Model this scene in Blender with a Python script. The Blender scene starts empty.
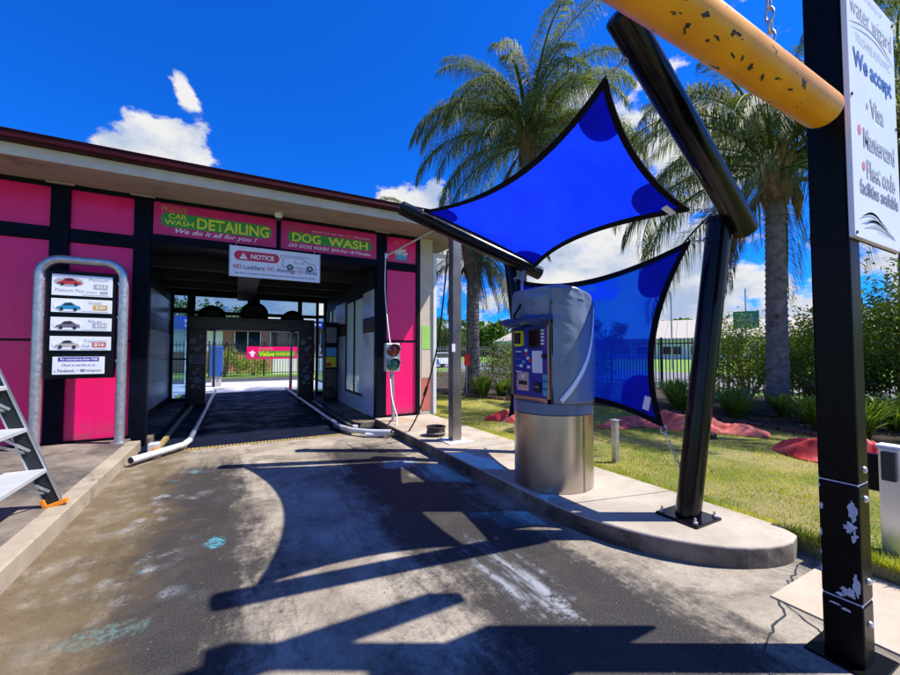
import bpy, bmesh, math, random
import numpy as np
from mathutils import Vector, Matrix, noise as mnoise
rnd = random.Random(7)
SC = bpy.context.scene
COL = SC.collection
RAD = math.radians

# ------------------------------------------------------------------ camera
cam_d = bpy.data.cameras.new("camera"); cam = bpy.data.objects.new("camera", cam_d); COL.objects.link(cam)
cam_d.sensor_fit = 'HORIZONTAL'; cam_d.sensor_width = 36; cam_d.lens = 392.0/900*36
cam_d.clip_start = 0.05; cam_d.clip_end = 3000
cam.location = (0, 0, 1.5)
cam.rotation_euler = (RAD(90+2.1), 0, RAD(-28.6))
SC.camera = cam

# ------------------------------------------------------------------ light
SUN_TO = Vector((0.60, -0.33, 1.0)).normalized()
SUN_EL = math.asin(SUN_TO.z); SUN_AZ = math.atan2(SUN_TO.x, SUN_TO.y)
sd = bpy.data.lights.new("sun", 'SUN'); so = bpy.data.objects.new("sun", sd); COL.objects.link(so)
sd.energy = 5.0; sd.angle = RAD(0.5); sd.color = (1.0, 0.95, 0.86)
so.rotation_euler = SUN_TO.to_track_quat('Z', 'Y').to_euler(); so.location = (20, -11, 34)

def cam_dir(px, py):     # a direction of the sky, as seen from where the photographer stood
    yaw, pit = RAD(28.6), RAD(2.1)
    R = Vector((math.cos(yaw), -math.sin(yaw), 0)); f = Vector((math.sin(yaw), math.cos(yaw), 0))
    W = f*math.cos(pit)+Vector((0, 0, 1))*math.sin(pit); U = R.cross(W)
    return (R*(px-450)/392 + U*(337.5-py)/392 + W).normalized()

SC.view_settings.view_transform = 'Standard'; SC.view_settings.look = 'None'
SC.view_settings.exposure = 0.75; SC.view_settings.gamma = 1.0

class NT:
    """small helper round a node tree"""
    def __init__(s, tree): s.t = tree; s.n = tree.nodes; s.l = tree.links
    def add(s, typ, **kw):
        nd = s.n.new(typ)
        for k, v in kw.items(): setattr(nd, k, v)
        return nd
    def put(s, sock, v):
        if isinstance(v, bpy.types.NodeSocket): s.l.new(v, sock)
        elif v is not None:
            if isinstance(v, (tuple, list, Vector)) and len(v) == 3 and sock.type == 'RGBA': v = (*v, 1)
            sock.default_value = v
    def math(s, op, a, b=None, c=None, clamp=False):
        nd = s.add('ShaderNodeMath', operation=op, use_clamp=clamp)
        s.put(nd.inputs[0], a)
        if b is not None: s.put(nd.inputs[1], b)
        if c is not None: s.put(nd.inputs[2], c)
        return nd.outputs[0]
    def mix(s, f, a, b, blend='MIX'):
        nd = s.add('ShaderNodeMix', data_type='RGBA', blend_type=blend)
        s.put(nd.inputs[0], f); s.put(nd.inputs[6], a); s.put(nd.inputs[7], b)
        return nd.outputs[2]
    def noise(s, vec, scale, detail=4, rough=0.55, dist=0.0):
        nd = s.add('ShaderNodeTexNoise'); s.put(nd.inputs['Vector'], vec)
        nd.inputs['Scale'].default_value = scale; nd.inputs['Detail'].default_value = detail
        nd.inputs['Roughness'].default_value = rough; nd.inputs['Distortion'].default_value = dist
        return nd.outputs['Fac']
    def ramp(s, f, lo, hi, a=0.0, b=1.0):
        nd = s.add('ShaderNodeMapRange', interpolation_type='SMOOTHSTEP')
        s.put(nd.inputs[0], f)
        for i, v in zip((1, 2, 3, 4), (lo, hi, a, b)): nd.inputs[i].default_value = v
        return nd.outputs[0]
    def xyz(s, v):
        nd = s.add('ShaderNodeSeparateXYZ'); s.put(nd.inputs[0], v); return nd.outputs
    def mapping(s, vec, scale=(1, 1, 1), loc=(0, 0, 0), rot=(0, 0, 0)):
        nd = s.add('ShaderNodeMapping'); s.put(nd.inputs['Vector'], vec)
        nd.inputs['Scale'].default_value = scale; nd.inputs['Location'].default_value = loc; nd.inputs['Rotation'].default_value = rot
        return nd.outputs[0]
    def world_pos(s): return s.add('ShaderNodeNewGeometry').outputs['Position']

world = bpy.data.worlds.new("World"); SC.world = world; world.use_nodes = True
w = NT(world.node_tree); w.n.clear()
sky = w.add('ShaderNodeTexSky', sky_type='NISHITA'); sky.sun_disc = False
sky.sun_elevation = SUN_EL; sky.sun_rotation = SUN_AZ; sky.air_density = 1.0; sky.dust_density = 0.3; sky.ozone_density = 3.0
dirv = w.add('ShaderNodeTexCoord').outputs['Generated']
nrm = w.add('ShaderNodeVectorMath', operation='NORMALIZE'); w.put(nrm.inputs[0], dirv); nrm = nrm.outputs[0]
zc = w.xyz(nrm)[2]
# clouds: cumulus along the lower sky with a few piled ones, and scattered elsewhere
stretched = w.mapping(nrm, scale=(1, 1, 1.7))
n1 = w.noise(stretched, 7.5, 12, 0.60, 0.1)
bias = w.math('MULTIPLY', w.ramp(w.noise(stretched, 1.7, 2, 0.5), 0.48, 0.68), 0.12)
low = w.ramp(zc, 0.38, 0.05, 0.0, 0.22)
bias = w.math('ADD', bias, low)
for (px, py, wd, amp) in ((96, 134, .040, .30), (130, 134, .055, .36), (168, 146, .055, .34), (190, 156, .04, .2), (180, 80, .026, .34), (187, 102, .022, .30), (207, 126, .022, .32), (20, 110, .11, -.4), (232, 120, .03, -.3), (160, 96, .022, -.25), (382, 204, .055, .26), (425, 190, .06, .26),
                          (690, 130, .12, .24), (640, 215, .16, .24), (735, 160, .10, .22), (700, 300, .14, .2), (560, 250, .16, .2),
                          (310, 80, .17, -.45), (40, 50, .13, -.3), (250, 0, .22, -.3), (430, 60, .22, -.35), (200, 300, .12, .2), (285, 300, .12, .2), (660, 270, .03, -.1), (880, 150, .12, -.1)):
    d0 = cam_dir(px, py)
    sub = w.add('ShaderNodeVectorMath', operation='DISTANCE'); w.put(sub.inputs[0], nrm); sub.inputs[1].default_value = d0
    g = w.math('EXPONENT', w.math('MULTIPLY', w.math('POWER', w.math('DIVIDE', sub.outputs['Value'], wd), 2.0), -1.0))
    bias = w.math('ADD', bias, w.math('MULTIPLY', g, amp))
dens = w.math('ADD', w.math('MULTIPLY_ADD', n1, 1.7, -.35), bias)
cm = w.ramp(dens, 0.63, 0.80)
n2 = w.noise(w.mapping(stretched, loc=(0.02, 0.03, 0.07)), 6.5, 8, 0.6)
ccol = w.mix(w.ramp(n2, 0.35, 0.62), (0.50, 0.62, 0.86), (1.0, 1.0, 1.0))
skyc = w.mix(1.0, sky.outputs[0], (0.06, 0.86, 2.55), 'MULTIPLY')
skys = w.add('ShaderNodeVectorMath', operation='SCALE'); w.put(skys.inputs[0], skyc); skys.inputs[3].default_value = 1.0
cls = w.add('ShaderNodeVectorMath', operation='SCALE'); w.put(cls.inputs[0], ccol); cls.inputs[3].default_value = 9.5
final = w.mix(cm, skys.outputs[0], cls.outputs[0])
bg = w.add('ShaderNodeBackground'); w.put(bg.inputs[0], final); bg.inputs[1].default_value = 0.055
wo = w.add('ShaderNodeOutputWorld'); w.l.new(bg.outputs[0], wo.inputs[0])

# ------------------------------------------------------------------ materials
MATS = {}
def mat(name, color=(.5, .5, .5), rough=.6, metal=0.0, var=0.15, vscale=3.0, bump=0.0, bscale=40, spec=0.5, coat=0.0, dirt=None, dscale=2.0, dlo=.55, dhi=.72, rvar=0.0, emit=None):
    m = bpy.data.materials.new(name); m.use_nodes = True; t = NT(m.node_tree)
    b = t.n['Principled BSDF']; P = t.world_pos()
    c = color
    if var > 0:
        f = t.noise(P, vscale, 5, .6)
        c = t.mix(t.ramp(f, .3, .7), tuple(x*(1-var) for x in color), tuple(min(1, x*(1+var)) for x in color))
    if dirt is not None:
        c = t.mix(t.ramp(t.noise(P, dscale, 7, .65), dlo, dhi), c, dirt)
    t.put(b.inputs['Base Color'], c)
    if rvar > 0: t.put(b.inputs['Roughness'], t.ramp(t.noise(P, vscale*2.3, 5, .6), .3, .7, max(.02, rough-rvar), min(1, rough+rvar)))
    else: b.inputs['Roughness'].default_value = rough
    b.inputs['Metallic'].default_value = metal
    b.inputs['Specular IOR Level'].default_value = spec
    if coat: b.inputs['Coat Weight'].default_value = coat; b.inputs['Coat Roughness'].default_value = 0.08
    if bump > 0:
        bn = t.add('ShaderNodeBump'); bn.inputs['Strength'].default_value = bump; bn.inputs['Distance'].default_value = .02
        t.put(bn.inputs['Height'], t.noise(P, bscale, 6, .65)); t.l.new(bn.outputs[0], b.inputs['Normal'])
    if emit: t.put(b.inputs['Emission Color'], emit[0]); b.inputs['Emission Strength'].default_value = emit[1]
    MATS[name] = m; return m
def leafmat(name, c1, c2, c3=None, trans=.35, scale=3.0, rough=.45):
    m = bpy.data.materials.new(name); m.use_nodes = True; t = NT(m.node_tree); t.n.clear()
    P = t.world_pos()
    c = t.mix(t.ramp(t.noise(P, scale, 4, .7), .32, .68), c1, c2)
    if c3: c = t.mix(t.ramp(t.noise(P, scale*4, 3, .7), .52, .72), c, c3)
    b = t.add('ShaderNodeBsdfPrincipled'); t.put(b.inputs['Base Color'], c); b.inputs['Roughness'].default_value = rough; b.inputs['Specular IOR Level'].default_value = .2
    tr = t.add('ShaderNodeBsdfTranslucent'); t.put(tr.inputs[0], t.mix(1.0, c, (1.3, 1.4, .5), 'MULTIPLY'))
    mx = t.add('ShaderNodeMixShader'); mx.inputs[0].default_value = trans
    t.l.new(b.outputs[0], mx.inputs[1]); t.l.new(tr.outputs[0], mx.inputs[2])
    o = t.add('ShaderNodeOutputMaterial'); t.l.new(mx.outputs[0], o.inputs[0]); MATS[name] = m; return m

M_pink = mat('pink_panel', (.95, .003, .155), .28, var=.06, vscale=1.2, dirt=(.70, .004, .12), dscale=1.1, dlo=.6, dhi=.8, rvar=.08)
M_pinkdk = mat('pink_banner', (.62, .008, .14), .35, var=.08, vscale=1.5)
M_black = mat('black_paint', (.003, .0035, .006), .45, var=.3, rvar=.12, spec=.2)
M_navy = mat('dark_navy_paint', (.002, .0035, .010), .5, var=.4, rvar=.1, spec=.10, dirt=(.04, .05, .07), dscale=9, dlo=.68, dhi=.74)
M_blackpipe = mat('black_pipe_paint', (.003, .003, .004), .2, var=.3, rvar=.06, spec=.3, dirt=(.07, .065, .06), dscale=26, dlo=.74, dhi=.77)
M_cream = mat('cream_paint', (.62, .52, .40), .6, var=.08, dirt=(.36, .29, .2), dscale=1.6, dlo=.58, dhi=.85)
M_soffit = mat('soffit_board', (.36, .28, .255), .7, var=.08, dirt=(.2, .15, .13), dscale=1.4)
M_burg = mat('burgundy_gutter', (.040, .003, .005), .5, spec=.15, var=.15, rvar=.08)
M_white = mat('white_paint', (.78, .77, .74), .5, var=.04, dirt=(.5, .47, .42), dscale=2.5, dlo=.6, dhi=.85)
M_signw = mat('white_sign_face', (.80, .82, .86), .35, var=.03)
M_tile = mat('wash_bay_wall_panel', (.66, .70, .82), .28, var=.12, vscale=2.0, dirt=(.2, .22, .3), dscale=1.2)
M_maroon = mat('maroon_stripe', (.05, .006, .02), .3, var=.1)
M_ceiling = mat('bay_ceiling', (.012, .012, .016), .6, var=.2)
M_steel = mat('brushed_steel', (.50, .45, .39), .30, metal=1.0, var=.06, vscale=1.5, rvar=.03, dirt=(.38, .31, .22), dscale=1.0, dlo=.4, dhi=.8)
M_galv = mat('galvanised_steel', (.52, .53, .55), .4, metal=.85, var=.15, vscale=14, rvar=.1)
M_alu = mat('aluminium', (.68, .70, .72), .33, metal=.9, var=.08)
M_rail = mat('white_worn_pipe', (.50, .51, .54), .38, var=.1, dirt=(.24, .2, .16), dscale=6, dlo=.55, dhi=.7)
M_railin = mat('grey_steel_pipe', (.30, .33, .42), .3, metal=.6, var=.2, vscale=5)
M_darksteel = mat('dark_bronze_post', (.26, .235, .21), .34, metal=.7, var=.2, vscale=2, rvar=.08)
M_green = mat('green_print', (.03, .30, .02), .4, var=.04)
M_yel = mat('yellow_print', (.80, .78, .02), .4, var=.03)
M_gold = mat('gold_print', (.62, .36, .04), .4, var=.05)
M_goldd = mat('dull_gold_print', (.22, .14, .035), .4, var=.1)
M_red = mat('red_print', (.62, .02, .05), .4, var=.05)
M_redpale = mat('faded_red_print', (.72, .20, .22), .5, var=.1)
M_ink = mat('dark_ink', (.02, .022, .03), .5, var=.1)
M_inkgrey = mat('grey_ink', (.22, .23, .27), .5, var=.15)
M_inkfade = mat('faded_grey_ink', (.42, .44, .47), .5, var=.25, vscale=30)
M_inkblue = mat('faded_blue_ink', (.05, .14, .38), .5, var=.3, vscale=25)
M_purple = mat('purple_print', (.08, .06, .34), .4, var=.05)
M_pwhite = mat('white_print', (.85, .85, .85), .45, var=.02)
M_pblue = mat('light_blue_print', (.08, .42, .72), .4, var=.1)
M_lime = mat('lime_notice', (.36, .68, .14), .5, var=.05)
M_peach = mat('peach_notice', (.72, .58, .44), .5, var=.05)
M_coral = mat('coral_notice', (.58, .16, .12), .5, var=.08)
M_bubble = mat('bubble_print', (.20, .21, .27), .4, var=.2, vscale=12)
M_dkbrown = mat('gantry_panel', (.022, .008, .012), .3, var=.2)
M_cover = mat('grey_blue_vinyl', (.16, .21, .285), .34, var=.12, vscale=4, rvar=.08, bump=.15, bscale=9, coat=.3)
M_band = mat('blue_grey_band', (.13, .18, .25), .35, var=.1)
M_panelblue = mat('blue_control_panel', (.008, .035, .30), .25, var=.1)
M_screen = mat('dark_screen', (.02, .006, .006), .1, var=.1)
M_orange = mat('orange_rubber', (.75, .22, .01), .5, var=.1)
M_rubber = mat('black_rubber', (.012, .012, .012), .6, var=.1)
M_tarp = mat('faded_red_tarp', (.60, .12, .09), .7, var=.3, vscale=5, bump=.3, bscale=60)
M_tarp2 = mat('bright_red_tarp', (.52, .035, .03), .55, var=.2, vscale=4, bump=.2, bscale=50)
M_brick = mat('edging_brick', (.16, .085, .06), .85, var=.35, vscale=18, bump=.4, bscale=60)
M_trunk = mat('palm_trunk', (.20, .17, .155), .9, var=.35, vscale=7, bump=.8, bscale=26, dirt=(.07, .055, .045), dscale=4)
M_bark = mat('tree_bark', (.10, .075, .055), .9, var=.3, vscale=9, bump=.6)
M_husk = mat('palm_husk', (.24, .15, .07), .85, var=.4, vscale=12, bump=.6)
M_fence = mat('black_powder_coat', (.012, .012, .012), .4, var=.1)
M_salmon = mat('salmon_wall', (.42, .17, .125), .8, var=.12, bump=.2)
M_roofb = mat('blue_roof_sign', (.01, .05, .38), .4, var=.1)
M_redp = mat('red_plastic', (.55, .012, .012), .4, var=.1)
M_mulch = mat('bark_mulch', (.05, .032, .02), .95, var=.5, vscale=30, bump=1.0, bscale=70)
M_greenlens = mat('green_lens', (.004, .16, .10), .15, var=.1, spec=.8)
M_redlens = mat('red_lens', (.22, .012, .014), .15, var=.1, spec=.8)
M_webbing = mat('black_webbing', (.004, .004, .008), .8, var=.2, spec=.15)
M_whouse = mat('warehouse_cladding', (.40, .355, .29), .7, var=.06)
M_carblue = mat('blue_car_paint', (.03, .10, .35), .25, var=.05, coat=.6)
M_cargrey = mat('grey_car_paint', (.08, .085, .09), .25, var=.05, coat=.6)
M_carwhite = mat('white_car_paint', (.7, .72, .75), .25, var=.03, coat=.6)
M_chrome = mat('dark_glass', (.012, .016, .02), .06, var=.1, spec=.9)
M_wet = mat('wet_drain_grate', (.32, .23, .08), .5, var=.3, vscale=14, bump=.3)
M_whitechip = mat('white_undercoat', (.50, .54, .62), .5, var=.15, vscale=30)
M_cyanlab = mat('cyan_label', (.02, .45, .5), .4, var=.1)
M_tin = mat('rusty_black_tin', (.03, .026, .024), .5, var=.3, dirt=(.35, .2, .1), dscale=9, dlo=.6, dhi=.68)

def add_mat(name):
    m = bpy.data.materials.new(name); m.use_nodes = True; t = NT(m.node_tree); MATS[name] = m
    return m, t, t.n['Principled BSDF']
def bumpit(t, b, h, strength, dist=.01):
    bn = t.add('ShaderNodeBump'); bn.inputs['Strength'].default_value = strength; bn.inputs['Distance'].default_value = dist
    t.put(bn.inputs['Height'], h); t.l.new(bn.outputs[0], b.inputs['Normal'])

# dusty streaks and splashed dirt low on the pink sheets
t = NT(M_pink.node_tree); b = t.n['Principled BSDF']; src = b.inputs['Base Color'].links[0].from_socket; P = t.world_pos(); zz = t.xyz(P)[2]
stk = t.ramp(t.noise(t.mapping(P, scale=(9, 9, .5)), 1.6, 6, .7), .52, .74)
c = t.mix(t.math('MULTIPLY', stk, .35), src, (.40, .012, .11))
spl = t.math('MULTIPLY', t.ramp(zz, .55, .17), t.ramp(t.noise(P, 8, 6, .8), .38, .62))
t.put(b.inputs['Base Color'], t.mix(t.math('MULTIPLY', spl, .6), c, (.22, .08, .08)))
M_visor = mat('dark_blue_vinyl', (.02, .05, .16), .35, var=.15, bump=.1)
M_treadgrey = mat('pale_grey_tread', (.42, .44, .46), .5, var=.08)
# stained driveway
M_drive, t, b = add_mat('stained_driveway')
P = t.world_pos(); X, Y, Z = t.xyz(P)
wob = t.math('MULTIPLY', t.math('SUBTRACT', t.noise(P, .7, 5, .65), .5), 1.5)
wob2 = t.math('MULTIPLY', t.math('SUBTRACT', t.noise(P, 3.1, 6, .7), .5), .55)
Xw = t.math('ADD', t.math('ADD', X, wob), wob2)
conc = t.mix(t.ramp(t.noise(P, 1.3, 7, .65), .3, .72), (.23, .19, .14), (.44, .385, .305))
conc = t.mix(t.ramp(t.noise(P, 55, 4, .7), .45, .75, 0, .35), conc, (.16, .14, .12))
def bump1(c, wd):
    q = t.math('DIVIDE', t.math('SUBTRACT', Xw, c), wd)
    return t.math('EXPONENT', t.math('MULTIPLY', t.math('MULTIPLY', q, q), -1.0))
trk_shade = t.math('ADD', t.math('MULTIPLY', bump1(-.32, .54), 1.15), t.math('MULTIPLY', bump1(1.70, .64), 1.25))  # tyre track grime; right track widened to paint in the sail shadow
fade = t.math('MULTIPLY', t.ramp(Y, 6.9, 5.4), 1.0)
trk_shade = t.math('MULTIPLY', trk_shade, fade)
strk = t.noise(t.mapping(P, scale=(5.5, .8, 1), rot=(0, 0, .35)), 1.4, 7, .7)
fine = t.noise(P, 26, 6, .8)
gr = t.math('ADD', t.math('ADD', trk_shade, t.math('MULTIPLY', t.math('SUBTRACT', strk, .5), 1.3)), t.math('MULTIPLY', t.math('SUBTRACT', fine, .5), 1.1))
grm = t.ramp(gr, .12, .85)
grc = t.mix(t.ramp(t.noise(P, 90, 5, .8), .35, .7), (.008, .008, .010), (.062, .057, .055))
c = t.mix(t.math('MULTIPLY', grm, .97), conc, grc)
film = t.math('MULTIPLY', t.ramp(t.noise(P, 1.9, 9, .8, .6), .46, .66), .72)
c = t.mix(film, c, t.mix(.5, grc, (.10, .088, .075)))
leftm = t.math('MULTIPLY', t.ramp(Xw, -.35, -.85), t.ramp(t.noise(P, 2.2, 6, .7), .25, .55))
c = t.mix(t.math('MULTIPLY', leftm, .85), c, (.12, .085, .04))
c = t.mix(t.math('MULTIPLY', t.ramp(t.noise(P, 38, 6, .85), .50, .72), .55), c, (.03, .028, .026))
c = t.mix(t.math('MULTIPLY', t.ramp(t.noise(P, 130, 3, .8), .60, .78), .35), c, (.5, .46, .4))
# chalky soap spots
reg = t.math('MULTIPLY', t.math('EXPONENT', t.math('MULTIPLY', t.math('POWER', t.math('DIVIDE', t.math('ADD', X, .62), .33), 2), -1)), t.ramp(Y, 2.2, 3.4))
reg = t.math('MULTIPLY', reg, t.ramp(Y, 6.6, 6.0))
vor = t.add('ShaderNodeTexVoronoi', feature='SMOOTH_F1'); t.put(vor.inputs['Vector'], t.mix(.12, P, t.add('ShaderNodeTexNoise').outputs['Color'])); vor.inputs['Scale'].default_value = 5.5
spot = t.math('MULTIPLY', t.ramp(vor.outputs['Distance'], .40, .16), reg)
spot = t.math('MULTIPLY', spot, t.ramp(t.noise(P, 4.5, 6, .7), .42, .58))
spot = t.math('MULTIPLY', spot, t.ramp(fine, .36, .60))
c = t.mix(t.math('MULTIPLY', spot, .72), c, t.mix(t.ramp(t.noise(P, 1.2, 2), .56, .62), (.40, .42, .46), (.14, .36, .44)))
def blob(cx, cy, rx, ry, th):
    qx = t.math('DIVIDE', t.math('SUBTRACT', X, cx), rx); qy = t.math('DIVIDE', t.math('SUBTRACT', Y, cy), ry)
    e = t.math('EXPONENT', t.math('MULTIPLY', t.math('ADD', t.math('MULTIPLY', qx, qx), t.math('MULTIPLY', qy, qy)), -1.0))
    return t.ramp(t.math('MULTIPLY', e, t.math('SUBTRACT', t.math('MULTIPLY', t.noise(P, 13, 8, .8), 2.6), .45)), th, th+.3)
c = t.mix(t.math('MULTIPLY', t.math('MULTIPLY', blob(1.66, 2.2, .30, .8, .45), t.ramp(strk, .45, .65)), .6), c, (.42, .45, .50))
c = t.mix(t.math('MULTIPLY', t.math('MULTIPLY', blob(-.12, 3.65, .08, .12, .3), t.ramp(fine, .42, .6)), .7), c, (.08, .42, .55))
c = t.mix(t.math('MULTIPLY', t.math('MULTIPLY', blob(-.60, 2.75, .26, .12, .4), t.ramp(fine, .40, .62)), .5), c, (.15, .26, .25))
c = t.mix(t.math('MULTIPLY', blob(1.95, 5.0, .35, .3, .4), .6), c, (.34, .42, .5))
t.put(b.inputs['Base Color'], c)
t.put(b.inputs['Roughness'], t.mix(grm, (.85, .85, .85), (.7, .7, .7)))
b.inputs['Specular IOR Level'].default_value = .2
bumpit(t, b, t.math('ADD', t.math('MULTIPLY', t.noise(P, 70, 6, .8), .7), t.math('MULTIPLY', t.noise(P, 9, 4, .6), .6)), .55, .012)

def concrete(name, c1, c2, stain, slo=.5, shi=.7, rough=.85):
    m, t, b = add_mat(name); P = t.world_pos()
    c = t.mix(t.ramp(t.noise(P, 1.8, 7, .68), .3, .7), c1, c2)
    c = t.mix(t.ramp(t.noise(P, 1.1, 6, .7, .4), slo, shi), c, stain)
    c = t.mix(t.ramp(t.noise(P, 110, 3, .7), .5, .75, 0, .35), c, tuple(x*.45 for x in c1))
    t.put(b.inputs['Base Color'], c); b.inputs['Roughness'].default_value = rough
    bumpit(t, b, t.noise(P, 60, 6, .75), .35, .008); return m
M_path = concrete('pavement_concrete', (.13, .105, .085), (.27, .225, .18), (.06, .05, .045), .38, .66)
M_kerb = concrete('kerb_concrete', (.27, .22, .16), (.40, .34, .26), (.10, .075, .045), .52, .72)
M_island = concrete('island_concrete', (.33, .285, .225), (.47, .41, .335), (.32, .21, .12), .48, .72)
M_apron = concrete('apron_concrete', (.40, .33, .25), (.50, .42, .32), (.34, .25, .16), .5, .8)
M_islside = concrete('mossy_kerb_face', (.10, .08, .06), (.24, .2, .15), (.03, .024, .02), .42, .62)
M_yard = concrete('yard_concrete', (.42, .40, .42), (.54, .52, .54), (.3, .3, .32), .5, .7)
M_asph = concrete('asphalt', (.04, .042, .05), (.06, .062, .07), (.03, .03, .035))
M_road = concrete('grey_road', (.17, .17, .18), (.22, .22, .23), (.13, .13, .14))

M_floor, t, b = add_mat('wet_blue_floor'); P = t.world_pos()
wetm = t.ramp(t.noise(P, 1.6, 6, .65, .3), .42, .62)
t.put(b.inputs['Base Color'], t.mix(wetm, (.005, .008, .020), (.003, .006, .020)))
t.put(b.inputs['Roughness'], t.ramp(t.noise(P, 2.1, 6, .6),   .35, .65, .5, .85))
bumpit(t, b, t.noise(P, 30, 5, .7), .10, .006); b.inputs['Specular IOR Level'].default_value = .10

# lawn soil and grass
M_lawn, t, b = add_mat('lawn_ground'); P = t.world_pos()
c = t.mix(t.ramp(t.noise(P, 1.4, 6, .7), .35, .65), (.20, .24, .03), (.46, .38, .14))
c = t.mix(t.ramp(t.noise(P, 45, 5, .8), .45, .7, 0, .8), c, (.035, .035, .012))
t.put(b.inputs['Base Color'], c); b.inputs['Roughness'].default_value = .95
bumpit(t, b, t.noise(P, 60, 5, .8), 1.0, .03)
M_grass = leafmat('grass_blade', (.24, .32, .02), (.70, .62, .10), (.62, .46, .2), .3, 1.1, .6)
M_far = mat('far_grass', (.14, .26, .03), .95, var=.3, vscale=.6)
M_palmleaf = leafmat('palm_leaflet', (.055, .085, .03), (.16, .19, .06), (.38, .36, .18), .36, 2.2, .6)
M_palmdead = leafmat('dead_palm_leaflet', (.13, .085, .045), (.28, .19, .11), None, .3, 3, .8)
M_hedge = leafmat('shrub_leaf', (.10, .16, .02), (.34, .42, .06), (.60, .56, .16), .45, 2.0, .4)
M_hedge2 = leafmat('dark_shrub_leaf', (.045, .075, .02), (.14, .19, .04), (.32, .30, .12), .35, 2.5, .4)
M_strap = leafmat('strap_leaf', (.08, .15, .02), (.20, .30, .04), (.38, .45, .10), .35, 3.5, .4)
M_treeleaf = leafmat('tree_leaf', (.03, .07, .01), (.09, .17, .02), (.16, .25, .04), .35, 1.5, .45)
M_twig = mat('pale_twig', (.27, .22, .17), .9, var=.3)

# sail fabric: knitted shade cloth, lets tinted light through
def sailmat(name, tr_col, k_trans, dif):
    m = bpy.data.materials.new(name); m.use_nodes = True; t = NT(m.node_tree); t.n.clear(); P = t.world_pos()
    f = t.math('ADD', t.math('MULTIPLY', t.ramp(t.noise(P, 1.3, 5, .65, .8), .3, .7), .8), t.math('MULTIPLY', t.noise(P, 60, 2, .6), .35))
    d = t.add('ShaderNodeBsdfDiffuse'); t.put(d.inputs[0], t.mix(f, tuple(x*.62 for x in dif), dif))
    tl = t.add('ShaderNodeBsdfTranslucent'); t.put(tl.inputs[0], t.mix(f, tuple(x*.60 for x in dif), dif))
    tp = t.add('ShaderNodeBsdfTransparent'); t.put(tp.inputs[0], tr_col)
    gl = t.add('ShaderNodeBsdfGlossy'); gl.inputs['Roughness'].default_value = .45; t.put(gl.inputs[0], (.5, .55, .8))
    m1 = t.add('ShaderNodeMixShader'); m1.inputs[0].default_value = .55; t.l.new(d.outputs[0], m1.inputs[1]); t.l.new(tl.outputs[0], m1.inputs[2])
    m2 = t.add('ShaderNodeMixShader'); m2.inputs[0].default_value = k_trans; t.l.new(m1.outputs[0], m2.inputs[1]); t.l.new(tp.outputs[0], m2.inputs[2])
    m3 = t.add('ShaderNodeMixShader'); m3.inputs[0].default_value = .025; t.l.new(m2.outputs[0], m3.inputs[1]); t.l.new(gl.outputs[0], m3.inputs[2])
    o = t.add('ShaderNodeOutputMaterial'); t.l.new(m3.outputs[0], o.inputs[0]); MATS[name] = m; return m
M_sail = sailmat('blue_shade_cloth', (.01, .08, .70), .07, (.004, .035, .85))
M_sail2 = sailmat('blue_shade_cloth_upright', (.008, .16, .90), .46, (.003, .022, .55))
M_patch = sailmat('doubled_blue_cloth', (.01, .05, .6), .12, (.004, .018, .42))

def glassmat(name, col, mixf, rough=.05):
    m = bpy.data.materials.new(name); m.use_nodes = True; t = NT(m.node_tree); t.n.clear()
    gl = t.add('ShaderNodeBsdfGlossy'); gl.inputs['Roughness'].default_value = rough
    tp = t.add('ShaderNodeBsdfTransparent'); t.put(tp.inputs[0], col)
    mx = t.add('ShaderNodeMixShader'); mx.inputs[0].default_value = mixf
    t.l.new(tp.outputs[0], mx.inputs[1]); t.l.new(gl.outputs[0], mx.inputs[2])
    o = t.add('ShaderNodeOutputMaterial'); t.l.new(mx.outputs[0], o.inputs[0]); MATS[name] = m; return m
M_glass = glassmat('bluish_glass', (.62, .78, .95), .10)
M_frost, t, b = add_mat('frosted_glass'); b.inputs['Base Color'].default_value = (.7, .8, .85, 1); b.inputs['Roughness'].default_value = .3
tl = t.add('ShaderNodeBsdfTranslucent'); t.put(tl.inputs[0], (.85, .95, .97))
mx = t.add('ShaderNodeMixShader'); mx.inputs[0].default_value = .85; t.l.new(b.outputs[0], mx.inputs[1]); t.l.new(tl.outputs[0], mx.inputs[2]); t.l.new(mx.outputs[0], t.n['Material Output'].inputs[0])

# yellow bar with scuffs that show dark
M_bar, t, b = add_mat('yellow_pipe_paint'); P = t.world_pos()
c = t.mix(t.ramp(t.noise(P, 4, 4, .6), .3, .7), (.72, .29, .003), (.84, .38, .004))
sc_ = t.ramp(t.noise(t.mapping(P, scale=(1, 2.2, 2.2), rot=(.6, .2, .5)), 13, 3, .55), .665, .685)
sx = t.xyz(P)[0]
zone = t.math('MULTIPLY', t.ramp(sx, 1.1, 1.25), t.ramp(sx, 2.25, 2.05))
t.put(b.inputs['Base Color'], t.mix(t.math('MULTIPLY', sc_, zone), c, (.03, .022, .015))); b.inputs['Roughness'].default_value = .38; b.inputs['Specular IOR Level'].default_value = .3

# near post: black paint with chipped white undercoat near its splices
M_postB, t, b = add_mat('chipped_black_paint'); P = t.world_pos(); zz = t.xyz(P)[2]
n = t.noise(P, 16, 5, .6)
c = t.mix(t.ramp(n, .3, .7), (.0012, .0014, .002), (.003, .0033, .004))
b.inputs['Roughness'].default_value = .35; b.inputs['Specular IOR Level'].default_value = .14
t.put(b.inputs['Base Color'], c)
M_ladder = mat('black_fibreglass', (.010, .014, .018), .35, var=.2)

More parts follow.
